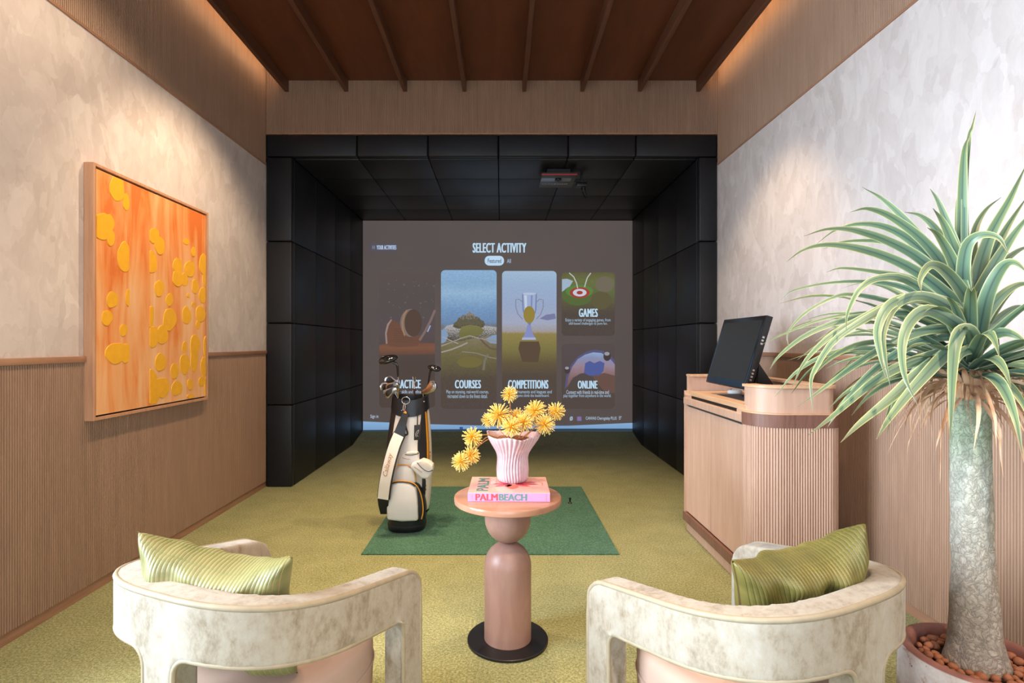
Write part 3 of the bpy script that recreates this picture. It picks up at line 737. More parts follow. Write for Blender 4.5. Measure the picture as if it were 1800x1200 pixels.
bk = empty('art_book', (0.033, 2.340, .6103), math.radians(-0.8)); tag(bk, 'thick pink coffee table book lying on the side table', 'book')
hw, hd, bt = .1665, .133, .036
cvp = NM('book_cover'); cvp.set('Roughness', 0.3); v = cvp.coord('Object', (1, 1, 1)); n = cvp.noise(v, 7, 3)
cvp.color(cvp.ramp(n.outputs[0], [(0.35, S(240, 170, 158)), (0.55, S(242, 184, 164)), (0.75, S(236, 158, 154))]))
spine = plain('book_spine', S(232, 152, 192), 0.4)
pages = plain('book_pages', S(236, 226, 210), 0.8, 0, 0.1, 300)
box('cover_board', -hw, hw, -hd, hd, bt - .003, bt, cvp.m, bk, .0008, 1)
box('cover_board', -hw, hw, -hd, hd, 0, .003, spine, bk, .0008, 1)
box('spine_board', -hw, hw, -hd - .0005, -hd + .003, .0005, bt - .0008, spine, bk, .0008, 1)
box('page_block', -hw + .004, hw - .004, -hd + .003, hd - .004, .003, bt - .003, pages, bk)
coral = plain('coral_print', S(222, 78, 84), 0.35); teal = plain('teal_print', S(96, 140, 134), 0.35); pinkp = plain('pink_print', S(238, 150, 150), 0.35); wht = plain('white_print', S(250, 244, 240), 0.35)
coral2 = plain('orange_print', S(232, 104, 82), 0.35)
def fit_plane(s, bx, mat, parent, plane, off, bold=0.02, rot=False, name='lettering'):
    o = text(name, s, 1.0, mat, parent, bold=bold)
    xs_ = [v.co.x for v in o.data.vertices]; ys_ = [v.co.y for v in o.data.vertices]
    a, b, c, d = min(xs_), max(xs_), min(ys_), max(ys_)
    for v in o.data.vertices:
        u, w_ = (v.co.x - a) / (b - a), (v.co.y - c) / (d - c)
        if rot: u, w_ = 1 - w_, u
        p, q = bx[0] + u * (bx[1] - bx[0]), bx[2] + w_ * (bx[3] - bx[2])
        v.co = Vector((p, off, q)) if plane == 'XZ' else Vector((p, q, off))
    return o
def lab(o, l): o['label'] = l; widen(o, .0016, 0, 1, -.00008); return o
lab(fit_plane('PALM', (-.134, -.046, .005, .032), coral, bk, 'XZ', -hd - .0008, 0.0), 'coral capital letters PALM')
lab(fit_plane('BEACH', (-.039, .072, .005, .032), teal, bk, 'XZ', -hd - .0008, 0.012), 'teal capital letters BEACH')
fit_plane('ASSOULINE', (.149, .1535, .005, .031), teal, bk, 'XZ', -hd - .0008, 0.0, True)
fit_plane('AB', (-.152, -.146, .010, .026), pinkp, bk, 'XZ', -hd - .0008, 0.0, True)
pm_ = fit_plane('PALM', (-.133, -.087, -.103, .103), teal, bk, 'XY', bt + .0004, 0.0, True); widen(pm_, .003, 1, 2, .00006); widen(pm_, .0012, 0, 2, .00018)
fit_plane('BEACH', (-.078, -.058, .01, .105), wht, bk, 'XY', bt + .0004, 0.02, True)
fit_plane('ASSOULINE', (.140, .146, -.02, .03), coral, bk, 'XY', bt + .0004, 0.0, True)
def petal(cx, cy, ang, L, wd, mat, tipsplit=False, off=.0004):
    ca, sa = math.cos(ang), math.sin(ang); up, dn = [], []
    for i in range(11):
        t = i / 10; ww = wd * math.sin(PI * min(1, t * .95 + .05)) ** .8
        x = .012 + t * L
        up.append((cx + ca * x - sa * ww, cy + sa * x + ca * ww)); dn.append((cx + ca * x + sa * ww, cy + sa * x - ca * ww))
    P = dn + up[::-1]
    mesh('cover_print', [(x, y, bt + off) for x, y in P], [tuple(range(len(P)))], mat, bk)
FX, FY = .017, .01
for ang, L, wd, m in ((-92, .075, .026, coral2), (-150, .075, .016, coral), (-178, .075, .012, coral), (-30, .07, .016, coral), (-4, .10, .013, coral), (18, .10, .010, coral), (48, .07, .012, coral), (150, .06, .012, coral), (-122, .05, .012, coral2)):
    petal(FX, FY, math.radians(ang), L, wd, m)
for k in range(7):
    petal(-.118, .0, math.radians(10 + k * 52), .035, .0025, pinkp, off=.0003); petal(.12, .06, math.radians(k * 50), .045, .0022, pinkp, off=.0003)
    petal(.085, -.07, math.radians(20 + k * 22), .05, .0016, pinkp, off=.0003)

# fluted vase
VXc, VYc, VZ = 0.050, 2.405, .6467
ceram = NM('blush_ceramic'); ceram.set('Roughness', 0.55); v = ceram.coord('Object'); n = ceram.noise(v, 30, 4)
ceram.color(ceram.ramp(n.outputs[0], [(0.3, S(204, 172, 176)), (0.7, S(220, 194, 198))])); ceram.bump(n.outputs[0], 0.1, 0.002)
VH = .200
vprof = [(.0, .0), (.054, .0), (.061, .004), (.066, .02), (.068, .05), (.066, .085), (.065, .105), (.070, .125), (.084, .148), (.100, .170), (.112, .188), (.116, .200)]
def vrad(z):
    for (r0, z0_), (r1, z1_) in zip(vprof[1:-1], vprof[2:]):
        if z0_ <= z <= z1_:
            t = (z - z0_) / (z1_ - z0_ + 1e-9); return r0 + (r1 - r0) * t
    return vprof[-1][0]
def vase_mesh():
    n = 240; vs_, fs = [], []; rings = []
    zs = [0, .003, .01] + [.02 + .18 * i / 26 for i in range(27)]
    def rimz(t): return .005 * math.sin(3 * t + .6) + .003 * math.sin(7 * t + 1.1) + .008 * abs(math.cos(t)) ** 3
    def rr_(t, z, k):
        f = z / VH; flare = max(0, (f - .55) / .45)
        wob = 1 + flare * (.07 * math.sin(3 * t + .4) + .05 * math.sin(5 * t + 2))
        ribs = .0022 * (abs(math.sin(17 * t + 1.5 * math.sin(f * 5))) - .5) * (1 if z > .004 else .3)
        return vrad(z) * wob + ribs * k
    for z in zs:
        for i in range(n):
            t = 2 * PI * i / n; q = rr_(t, z, 3.2); zz = z + (z / VH) ** 6 * rimz(t)
            vs_.append((q * math.cos(t), q * math.sin(t), zz))
    zin = [VH - .002, .17, .14, .125]
    for z in zin:
        for i in range(n):
            t = 2 * PI * i / n; q = rr_(t, z, 0) - .006; zz = z + (z / VH) ** 6 * rimz(t)
            vs_.append((q * math.cos(t), q * math.sin(t), zz))
    R = len(zs) + len(zin)
    for i in range(R - 1):
        for k in range(n):
            a = i * n + k; b = i * n + (k + 1) % n; fs.append((a, b, b + n, a + n))
    fs.append(tuple(range(n - 1, -1, -1)))
    return vs_, fs
v, f = vase_mesh()
va = empty('fluted_vase', (VXc, VYc, VZ)); tag(va, 'pale pink fluted vase with a flared wavy rim on the book', 'vase')
mesh('vase_body', v, f, ceram.m, va, True)
soilm = plain('brown_moss', S(150, 92, 60), 0.95, 0, 0.4, 60, 0.8, 90)
lathe('soil', [(.001, .186), (.05, .188), (.088, .180)], soilm, va, 48, cap=False, fn=lambda p, t, r, z: Vector((p.x, p.y, p.z + .006 * math.sin(5 * t + 40 * r))))

petm = NM('amber_filament'); petm.set('Roughness', 0.6); at = petm.node('ShaderNodeAttribute', attribute_name='along')
petm.color(petm.ramp(at.outputs['Fac'], [(0.0, S(226, 158, 26)), (0.4, S(246, 194, 66)), (1.0, S(252, 222, 134))]))
petm.set('Subsurface Weight', 0.0)
def pompom(rad, seed, n=112):
    rnd = random.Random(seed); vs_, fs, al = [], [], []
    for i in range(n):
        z = 1 - 2 * (i + .5) / n; t = i * 2.39996; r = math.sqrt(1 - z * z)
        d = Vector((r * math.cos(t), r * math.sin(t), z)); d += Vector((rnd.uniform(-.12, .12), rnd.uniform(-.12, .12), rnd.uniform(-.12, .12))); d.normalize()
        a = d.orthogonal().normalized(); b = d.cross(a); L = rad * rnd.uniform(.82, 1.05); w_ = rad * .036; base = len(vs_)
        for k, s, ww in ((0, .12, .7), (1, .98, 1.0)):
            for q in range(4):
                an = PI / 2 * q; vs_.append(d * L * s + (a * math.cos(an) + b * math.sin(an)) * w_ * ww); al.append(s)
        vs_.append(d * L); al.append(1.0)
        for q in range(4):
            q2 = (q + 1) % 4; fs.append((base + q, base + q2, base + 4 + q2, base + 4 + q)); fs.append((base + 4 + q, base + 4 + q2, base + 8))
    me = bpy.data.meshes.new('filaments'); me.from_pydata([tuple(v) for v in vs_], [], fs); me.update(); me.materials.append(petm.m)
    at_ = me.attributes.new('along', 'FLOAT', 'POINT'); at_.data.foreach_set('value', al); return me
POM = [pompom(.048, 1), pompom(.052, 2), pompom(.044, 3)]
stemm = plain('tan_stem', S(186, 132, 74), 0.7)
corem = plain('flower_core', S(224, 150, 30), 0.8)
FL = [  # px, py, radius px, depth, label
    (895.5, 692.5, 16, 2.42, 'yellow spiky pompom flower standing highest above the vase'),
    (877, 729, 23, 2.40, 'large pale yellow pompom flower at the upper left of the bunch'),
    (859, 738, 15, 2.44, 'small yellow pompom flower behind the left edge of the bunch'),
    (908, 735, 20, 2.43, 'yellow pompom flower in the middle of the bunch behind the others'),
    (941, 722, 21, 2.43, 'pale yellow pompom flower at the upper right of the bunch'),
    (977.5, 723, 18, 2.44, 'yellow pompom flower farthest right on its own'),
    (957.5, 746, 20, 2.38, 'golden pompom flower at the lower right over the vase rim'),
    (921, 742, 19, 2.36, 'golden pompom flower just right of the bunch centre in front'),
    (899, 750, 20, 2.34, 'golden pompom flower hanging low over the front of the vase rim'),
    (830.5, 768, 19.5, 2.37, 'yellow pompom flower left of the vase, upper one of the hanging three'),
    (828, 800, 17.5, 2.35, 'yellow pompom flower left of the vase, middle one of the hanging three'),
    (810.5, 811, 18.5, 2.34, 'yellow pompom flower left of the vase, lowest of the hanging three'),
]
for i, (px, py, r, d, lb) in enumerate(FL):
    c = W(px, py, d); e = empty('pompom_flower', c); tag(e, lb, 'flower', 'pompom flowers in the fluted vase')
    me = POM[i % 3]; R = [.048, .052, .044][i % 3]
    o = bpy.data.objects.new('filaments', me); link(o, e); k = r * d / FPX / R; o.scale = (k, k, k); o.rotation_euler = (i * 1.3, i * .7, i * 2.1)
    cr = lathe('flower_core', [(.0005, -.006), (.005, -.004), (.007, 0), (.005, .004), (.0005, .006)], corem, e, 12)
    # stem down into the vase mouth
    if i < 9:
        tgt = Vector((VXc + (c.x - VXc) * .25, VYc + (c.y - VYc) * .25, VZ + .183)); mid = (c + tgt) / 2 + Vector((0, 0, .01))
    else:
        tgt = Vector((VXc - .05, VYc - .01, VZ + .186)); mid = Vector((VXc - .115, VYc - .02, VZ + .205 - .012 * (i - 9)))
    tube('stem', [p - c for p in spline([c, mid, tgt], 14)], .0022, stemm, e, 6)

# ------------------------------------------------------------------ console counter with monitor
CX0, CX1, CYN, CYFAR = 1.235, 1.647, 2.640, 3.675
ct = empty('console_counter', (CX0, CYN, 0)); tag(ct, 'pale ash console counter with ribbed rounded end by the right wall', 'counter')
org = Vector(ct.location)
def cw(p): return [(a - org.x, b - org.y) for a, b in p]
def end_path(off=0.0, full=True):
    """from the door side corner round the near end to the wall side (outer face to the right of travel)"""
    r1, r2 = .14, .06
    p = arc(CX1 - r2, CYN + r2, r2 , 0, -90, 8) + arc(CX0 + r1, CYN + r1, r1, -90, -180, 14)
    p = [(CX1, CYFAR - .05)] + p
    return p[::-1]
# end path runs: door corner -> near end -> wall side, outer face on the right is outside
EP = end_path()
ribbed('ribbed_end_panel', cw(EP), .125, .842, 0.0125, 0.009, M['counter'], ct, 0.012)
wall_strip('plinth', cw([(CX0 + .006, CYFAR)] + [(a, b) for a, b in EP]), 0.0, .07, .02, M['counter'], ct, -.006)
wall_strip('plinth_band', cw([(CX0, CYFAR + .004)] + EP), .07, .125, .02, M['counter_dark'], ct, .012)
wall_strip('end_band', cw(EP), .842, .905, .03, M['counter_dark'], ct, .012)
wall_strip('end_band_cap', cw(EP), .905, .911, .03, M['counter_top'], ct, .011)
def cbox(n, x0, x1, y0, y1, z0, z1, m, b=0.0, seg=1, par=None): return box(n, x0 - org.x, x1 - org.x, y0 - org.y, y1 - org.y, z0 - org.z, z1 - org.z, m, par or ct, b, seg)
cbox('carcass', CX0 + .03, CX1 - .02, CYN + .05, CYFAR - .005, .02, .90, M['counter'])
YD0, YD1 = 2.785, 3.668; YM = 3.232
cbox('far_side', CX0 - .004, CX1 - .02, CYFAR - .014, CYFAR + .002, .07, .935, M['counter'])
for a, b in ((YD0, YM - .006), (YM + .006, YD1 - .008)):
    dr = ribbed('cabinet_door', cw([(CX0 + .006, b), (CX0 + .006, a)]), .134, .832, .0062, .0016, M['counter'], ct, .02, 4)
cbox('door_gap', CX0 + .012, CX0 + .031, YM - .007, YM + .007, .13, .84, M['counter_dark'])
cbox('finger_groove', CX0 + .008, CX0 + .03, YD0, YD1, .832, .850, M['steel'])
rl = cbox('drawer_front', CX0 - .010, CX0 + .016, YD0 - .002, YD1 + .002, .848, .890, M['counter'], .002)
cbox('slot_shadow', CX0 + .012, CX0 + .03, YD0, YD1, .888, .912, M['shadowgap'])
cbox('worktop', CX0 + .008, CX1 - .03, 2.77, CYFAR - .012, .908, .936, M['counter_top'], .002)
cbox('slot_end', CX0 - .004, CX0 + .02, YD0 - .002, YD0 + .07, .888, .910, M['counter'])
cbox('slot_end', CX0 - .004, CX0 + .02, YD1 - .09, YD1 + .002, .888, .910, M['counter'])
r1, r2 = .13, .05
gp_ = [(CX0 + .012, 2.80)] + arc(CX0 + .012 + r1, CYN + .012 + r1, r1, 180, 270, 12) + arc(CX1 - .012 - r2, CYN + .012 + r2, r2, -90, 0, 8) + arc(CX1 - .012 - r2, CYFAR - .012 - r2, r2, 0, 90, 8) + [(CX0 + .010, CYFAR - .012)]
wall_strip('gallery_wall', cw(gp_), .905, 1.032, .022, M['counter'], ct, 0.0)
wall_strip('gallery_ledge', cw(gp_), 1.032, 1.045, .075, M['counter_top'], ct, .012)
pad_ = cbox('desk_mat', CX0 + .09, CX1 - .09, 2.80, 3.36, .9362, .9385, plain('charcoal_mat', S(70, 58, 56), 0.6), .001)
# white mouse under the monitor
ms = empty('computer_mouse', (1.455, 3.40, .9388), PI / 2 + .2); tag(ms, 'white computer mouse on the worktop under the monitor', 'mouse')
lathe('mouse_body', [(.001, 0), (.028, .001), (.031, .008), (.027, .020), (.015, .027), (.001, .029)], M['white'], ms, 32, fn=lambda p, t, r, z: Vector((p.x * 1.0, p.y * 1.65, p.z)))
lathe('scroll_wheel', [(.002, -.003), (.006, -.003), (.006, .003), (.002, .003)], grey, ms, 16, loc=(0, .025, .024), rot=(0, PI / 2, 0))
# monitor
mo = empty('touch_monitor', (1.30, 3.19, .9388)); tag(mo, 'black touch monitor tilted back on the console counter', 'monitor')
tilt = math.atan2(.118, .395)
mp_ = empty('display', (0, 0, 0)); bpy.data.objects.remove(mp_)
def mbox(n, y0, y1, z0, z1, x0, x1, m, b=0):
    o = box(n, x0, x1, y0, y1, z0, z1, m, mo, b, 2, (0.0, 0, .068), (0, tilt, 0)); return o
mbox('monitor_housing', -.276, .276, 0, .412, 0, .036, M['blackmetal'], .003)
mbox('bezel', -.274, .274, .003, .410, -.0022, .0002, plain('glossy_black', (0.004, 0.004, 0.005, 1), 0.12))
mbox('display_panel', -.252, .252, .04, .385, -.0032, -.002, plain('dark_screen', S(38, 38, 38), 0.35, spec=0.2))
for k in range(7): mbox('port', -.2770, -.2755, .05 + k * .018 + (.13 if k > 3 else 0), .060 + k * .018 + (.13 if k > 3 else 0), .010, .022, M['steel'])
box('stand_neck', .14, .19, -.10, .0, .0, .16, M['blackmetal'], mo, .008, 2)
prism('stand_foot', rounded_rect(.12, .30, -.19, .06, .03), .010, M['blackmetal'], mo, .002)
prism('stand_wedge', [(.13, .01), (.28, .01), (.15, .20)], .02, M['blackmetal'], mo, .002, (0, -.10, 0), (PI / 2, 0, 0))

# ------------------------------------------------------------------ golf bag
GX, GY, GZ, GD = -0.636, 3.70, .0068, 3.70
gb = empty('golf_bag', (GX, GY, GZ)); tag(gb, 'cream and black leather golf bag standing on the green mat', 'golf bag')
def G(px, py, d): return W(px, py, d) - Vector((GX, GY, GZ))
RING = [(.0, .120, .112, .0), (.012, .124, .116, .0), (.085, .122, .114, .0), (.10, .134, .122, .002), (.16, .146, .130, .006), (.25, .150, .134, .010), (.40, .152, .134, .014), (.58, .146, .126, .016), (.72, .132, .116, .020), (.80, .122, .108, .022), (.89, .114, .102, .022)]
def bag_ring(z):
    for (z0, a0, b0, c0), (z1, a1, b1, c1) in zip(RING[:-1], RING[1:]):
        if z0 <= z <= z1:
            t = (z - z0) / (z1 - z0); return a0 + (a1 - a0) * t, b0 + (b1 - b0) * t, c0 + (c1 - c0) * t
    return RING[-1][1:]
def bag_pt(th, z, off=0.0):
    a, b, c = bag_ring(min(max(z, 0), .89)); k = 2 / 2.5; co_, si = math.cos(th), math.sin(th)
    return Vector((c + (a + off) * math.copysign(abs(co_) ** k, co_), (b + off) * math.copysign(abs(si) ** k, si), z))
def bag_patch(name, th0, th1, z0, z1, mat, off=.002, nt=16, nz=14, edge=None, thick=.004):
    vs_, fs = [], []
    for lay in (off, off - thick):
        for i in range(nz + 1):
            f = i / nz; z = z0 + (z1 - z0) * f; a, b = (th0, th1) if edge is None else edge(f)
            for j in range(nt + 1):
                vs_.append(bag_pt(math.radians(a + (b - a) * j / nt), z, lay))
    n = (nz + 1) * (nt + 1); wd = nt + 1
    for i in range(nz):
        for j in range(nt):
            a = i * wd + j; fs.append((a, a + 1, a + wd + 1, a + wd)); fs.append((n + a + wd, n + a + wd + 1, n + a + 1, n + a))
    for i in range(nz):
        a = i * wd; fs.append((a, a + wd, n + a + wd, n + a)); a += nt; fs.append((a + wd, a, n + a, n + a + wd))
    for j in range(nt):
        fs.append((j + 1, j, n + j, n + j + 1)); a = nz * wd + j; fs.append((a, a + 1, n + a + 1, n + a))
    return smooth_angle(mesh(name, vs_, fs, mat, gb, True), 50)
bag_patch('bag_base', 0, 360, .0, .095, M['bagblack'], .003, 48, 6)
bag_patch('bag_body', 0, 360, .09, .81, M['cream'], .0, 48, 24)
bag_patch('base_strap', 0, 360, .035, .045, M['bagbrown'], .0055, 48, 1)
mesh('bag_floor', [bag_pt(2 * PI * i / 40, .004) for i in range(40)], [tuple(range(40))], M['bagblack'], gb)
bag_patch('charcoal_panel', 0, 0, .36, .80, M['bagbrown'], .003, 8, 14, edge=lambda f: (-166, -130 - 12 * (1 - f) + 6 * f))
bag_patch('black_panel', 0, 0, .37, .80, M['bagblack'], .004, 8, 14, edge=lambda f: (-52 - 14 * math.sin(PI * min(1, f * 1.1)), -36))
bag_patch('amber_stripe', -35, -30, .40, .79, M['orange'], .006, 3, 14)
bag_patch('black_stripe', -29, -22, .37, .80, M['bagblack'], .004, 3, 14)
bag_patch('amber_stripe', -27, -25.5, .37, .78, M['orange'], .006, 2, 14)
bag_patch('grey_panel', 0, 0, .40, .76, M['greywhite'], .003, 8, 10, edge=lambda f: (-100, -72))
# collar
vs_, fs = [], []; nn = 64
for lay, (zb_, zt_, off) in enumerate(((0, 0, .006), (1, 1, .006), (1, 1, -.006), (0, 0, -.01))):
    for i in range(nn):
        th = 2 * PI * i / nn; fr = max(0, -math.sin(th))
        top = .885 - .018 * fr + .014 * abs(math.cos(th)); low = .805 - .045 * fr ** 2
        z = top if lay in (1, 2) else low
        vs_.append(bag_pt(th, min(z, .889), off) + Vector((0, 0, max(0, z - .889))))
for l in range(4):
    for i in range(nn):
        a = l * nn + i; b = l * nn + (i + 1) % nn; c = ((l + 1) % 4) * nn
        fs.append((a, b, c + (i + 1) % nn, c + i))
smooth_angle(mesh('collar', vs_, fs, M['bagblack'], gb, True), 50)
mesh('bag_interior', [bag_pt(2 * PI * i / 40, .83, -.008) for i in range(40)], [tuple(range(40))], M['bagblack'], gb)
def disc_on(name, px, py, d, r, mat, th=.004):
    p = G(px, py, d); return lathe(name, [(.0003, -th), (r, -th), (r, 0), (r * .6, th * .5), (.0003, th * .6)], mat, gb, 16, loc=p, rot=(PI / 2, 0, 0))
for px, py, d in ((705, 710.5, 3.60), (723.5, 711, 3.592), (699, 716.5, 3.605), (729.5, 717, 3.594), (706, 721, 3.59), (720, 722, 3.588), (745, 705.5, 3.62)):
    disc_on('rivet', px, py, d, .0052, M['chrome'])
rc = G(713.5, 703.5, 3.575)
tube('ring', [rc + Vector((.0265 * math.cos(t), -.004, .0235 * math.sin(t))) for t in [2 * PI * k / 28 for k in range(28)]], .0026, M['chrome'], gb, 8, True)
tube('clip', [G(711, 708, 3.57), G(709, 714, 3.565), G(708.5, 720, 3.565), G(711, 722, 3.565), G(712.5, 715, 3.565), G(712, 709, 3.57)], .0028, M['brass'], gb, 8, True)
def outline(name, pts, d, depth, mat, bevel=.008, back=.03):
    P = [G(x, y, d) for x, y in pts]; yf = P[0].y
    return prism(name, [(p.x, p.z) for p in P], depth, mat, gb, bevel, (0, yf + depth, 0), (PI / 2, 0, 0), 3)
# strap tag: amber and black
outline('amber_tag', [(709, 724), (713, 722), (715, 725), (713.5, 733), (710, 736), (708, 731)], 3.565, .006, M['orange'], .0015)
tube('black_loop', spline([G(709, 735, 3.565), G(708.5, 745, 3.56), G(709, 756, 3.56), G(712, 764, 3.56), G(716.5, 762, 3.56), G(714, 752, 3.56), G(711.5, 742, 3.56)], 24), .0055, M['bagblack'], gb, 8)
tube('amber_loop', spline([G(713, 734, 3.567), G(711.5, 742, 3.567), G(712.5, 751, 3.567), G(716, 758, 3.567)], 16), .0045, M['orange'], gb, 8)
tube('amber_loop', spline([G(707.5, 736, 3.567), G(706, 745, 3.567), G(706.5, 755, 3.567)], 12), .0035, M['orange'], gb, 8)
# hang tag
tube('tag_cord', [G(733.5, 721, 3.59), G(733.8, 735, 3.575), G(733.5, 748, 3.562)], .004, M['bagblack'], gb, 6)
outline('hang_tag', [(728, 747), (740, 746), (738.5, 773), (727.5, 773.5)], 3.556, .002, M['bagbrown'], .0004)
def squiggle(pts, d, r, mat, name='emblem', par=None):
    return tube(name, spline([G(x, y, d) for x, y in pts], 30), r, mat, gb, 5)
squiggle([(731.5, 768), (730.5, 763), (733, 758), (736, 755.5), (735, 760), (732.5, 764), (735, 767)], 3.5535, .0011, M['white'])
# pockets
outline('pocket_side', [(681, 853), (692, 845.5), (722, 845.5), (736, 853), (744, 872), (747, 893), (747, 914), (681, 914)], 3.535, .10, M['bagblack'], .012)
outline('pocket_front', [(683, 858), (690, 850), (705, 847.5), (721, 850), (731, 857), (733.5, 880), (734.5, 916), (706, 917.5), (679.5, 914), (679, 888)], 3.508, .10, M['greywhite'], .016)
tube('amber_piping', spline([G(x, y, 3.515) for x, y in ((684, 851), (692, 846.5), (706, 845), (721, 847), (732, 853), (739, 866), (743, 884), (743.5, 900), (741, 912))], 40), .0035, M['orange'], gb, 8)
tube('black_piping', spline([G(x, y, 3.512) for x, y in ((683, 856), (691, 849), (706, 847), (721, 849), (730, 855))], 30), .0032, M['bagblack'], gb, 8)
outline('upper_pocket', [(688, 850), (688, 834), (694, 823), (704, 818), (716, 818), (724, 823), (729.5, 834), (731, 850)], 3.54, .09, M['greywhite'], .014)
tube('amber_piping', spline([G(x, y, 3.542) for x, y in ((690, 826), (697, 819.5), (706, 816.5), (716, 817), (724, 822), (729, 832), (731, 845))], 30), .003, M['orange'], gb, 8)
outline('side_pocket', [(729, 824), (744, 830), (748, 846), (747, 872), (738, 870)], 3.59, .05, M['bagblack'], .008)
tube('webbing_end', [G(746, 900, 3.60), G(750, 898, 3.58), G(753.5, 894.5, 3.57)], .005, M['bagblack'], gb, 6)
text('lettering', 'C', .05, M['logo'], gb, G(746, 858, 3.597), (PI / 2, 0, .9), 0.5, 0.003)
text('lettering', 'G', .06, M['logo'], gb, G(752.5, 800, 3.625), (PI / 2, .2, .9), 0.5, 0.003)
# shoulder strap
def ribbon(name, pts, wd, th, mat, parent, n=24, wfn=None):
    P = spline(pts, n); vs_, fs = [], []
    for i, p in enumerate(P):
        t = (P[min(n, i + 1)] - P[max(0, i - 1)]).normalized(); side = t.cross(Vector((0, -1, 0))).normalized(); nr = side.cross(t)
        ww = wd * (wfn(i / n) if wfn else 1) / 2
        for a, b in ((-1, -1), (1, -1), (1, 1), (-1, 1)): vs_.append(p + side * a * ww + nr * b * th / 2)
    for i in range(n):
        for k in range(4):
            a = i * 4 + k; b = i * 4 + (k + 1) % 4; fs.append((a, b, b + 4, a + 4))
    fs += [(3, 2, 1, 0), (4 * n, 4 * n + 1, 4 * n + 2, 4 * n + 3)]
    o = mesh(name, vs_, fs, mat, parent)
    bm = bmesh.new(); bm.from_mesh(o.data); bmesh.ops.recalc_face_normals(bm, faces=bm.faces[:]); bm.to_mesh(o.data); bm.free()
    return smooth_angle(o, 50)
SPT = [G(702, 762, 3.535), G(693, 784, 3.50), G(684, 815, 3.475), G(677, 848, 3.47), G(673.5, 876, 3.49)]
ribbon('strap_edge', [p + Vector((.002, .006, 0)) for p in SPT], .082, .012, M['bagblack'], gb)
ribbon('shoulder_strap', SPT, .068, .018, M['cream'], gb)
ribbon('strap_top', [G(713, 727, 3.57), G(707, 745, 3.545), G(701, 766, 3.528)], .062, .014, M['bagblack'], gb, 12, lambda t: .6 + .55 * t)
ribbon('strap_tail', [G(674, 868, 3.485), G(674, 885, 3.51), G(676.5, 902, 3.55)], .072, .014, M['bagblack'], gb, 12, lambda t: 1.05 - .3 * t)
lo = text('lettering', 'Callaway', .042, M['logo'], gb, G(681, 818, 3.455), (PI / 2, -math.radians(76), 0), 1.0, 0.0, 'CENTER', 0, .3)

# clubs standing in the bag
graph = plain('graphite_shaft', (0.015, 0.015, 0.018, 1), 0.25)
silver = plain('steel_shaft', (0.62, 0.60, 0.58, 1), 0.2, 1.0)
gloss = plain('gloss_black_head', (0.01, 0.01, 0.012, 1), 0.12, 0.0, coat=0.6)
olive = plain('smoked_sole', (0.11, 0.10, 0.07, 1), 0.22, 0.7)
ironm = plain('satin_iron', (0.50, 0.45, 0.42, 1), 0.22, 1.0)
cavity = plain('dark_cavity', (0.03, 0.022, 0.02, 1), 0.4, 0.4)
def club_shaft(e, c, pts, r=.0045, m=graph, hosel=None):
    tube('shaft', [p - c for p in pts], r, m, e, 8)
def wood_club(label, cx, cy, d, sx, flip, hos, low, pale):
    c = W(cx, cy, d); e = empty('driver_club', c); tag(e, label, 'golf club', 'clubs in the golf bag')
    sg = -1 if flip else 1
    n = 40; prof = [(math.sin(PI * k / 16), math.cos(PI * k / 16)) for k in range(1, 16)]
    def shp(p, t, r, z):
        x = p.x * sx * (1.0 - .12 * p.x * sg); y = p.y * sx * .85
        zz = z * sx * (.42 if z > 0 else .30) ; return Vector((x, y, zz))
    rot = (math.radians(18), math.radians(14 * sg), 0)
    h = lathe('club_head', prof[::-1], gloss, e, n, fn=shp, rot=rot)
    sole = lathe('sole_plate', [(q[0] * .97, q[1]) for q in prof[::-1] if q[1] < -.25], olive, e, n, fn=lambda p, t, r, z: shp(p * 1.0, t, r, z) - Vector((0, 0, .0025)), rot=rot)
    for k in range(2):
        lathe('sole_weight', [(.0003, 0), (.007, 0), (.006, .003), (.0003, .003)], M['chrome'], e, 14, loc=(sx * (.2 - .5 * k) * 1.0, -sx * .55, sx * .30))
    H = W(hos[0], hos[1], d); Lp = W(low[0], low[1], d + .02)
    a = c + (H - c) * .55
    tube('hosel', [p - c for p in spline([a, H, H + (Lp - H) * .35], 10)], lambda t: .010 - .004 * t, gloss, e, 10)
    m1 = H + (Lp - H) * .35
    tube('shaft', [m1 - c, Lp - c], .0048, silver if pale else graph, e, 8)
    if pale: tube('grip_shaft', [H + (Lp - H) * .72 - c, Lp - c], .0054, graph, e, 8)
wood_club('black driver with a smoked sole, tallest club in the bag', 681, 632, 3.66, .066, True, (698, 641), (703, 702), True)
wood_club('small black fairway wood leaning right in the golf bag', 765, 647, 3.68, .046, False, (756.5, 652), (748, 702), False)
pc_ = W(728, 676, 3.72); pu = empty('putter_club', pc_); tag(pu, 'slim forked steel putter in the middle of the golf bag', 'golf club', 'clubs in the golf bag')
tube('shaft', [W(728.5, 682, 3.72) - pc_, W(730, 703, 3.72) - pc_], .005, graph, pu, 8)
tube('hosel', [W(727.5, 670, 3.72) - pc_, W(728.5, 683, 3.72) - pc_], .0062, M['brass'], pu, 8)
tube('fork', spline([W(725.5, 662, 3.72) - pc_, W(726.5, 668, 3.72) - pc_, W(727.8, 671, 3.72) - pc_], 8), .0042, ironm, pu, 8)
tube('fork', spline([W(730.5, 661, 3.70) - pc_, W(730, 668, 3.71) - pc_, W(728, 671, 3.72) - pc_], 8), .0042, ironm, pu, 8)
BL = [(-.006, -.012), (.012, -.02), (.055, -.022), (.074, -.012), (.080, .010), (.072, .030), (.056, .034), (.020, .010), (-.006, .006)]
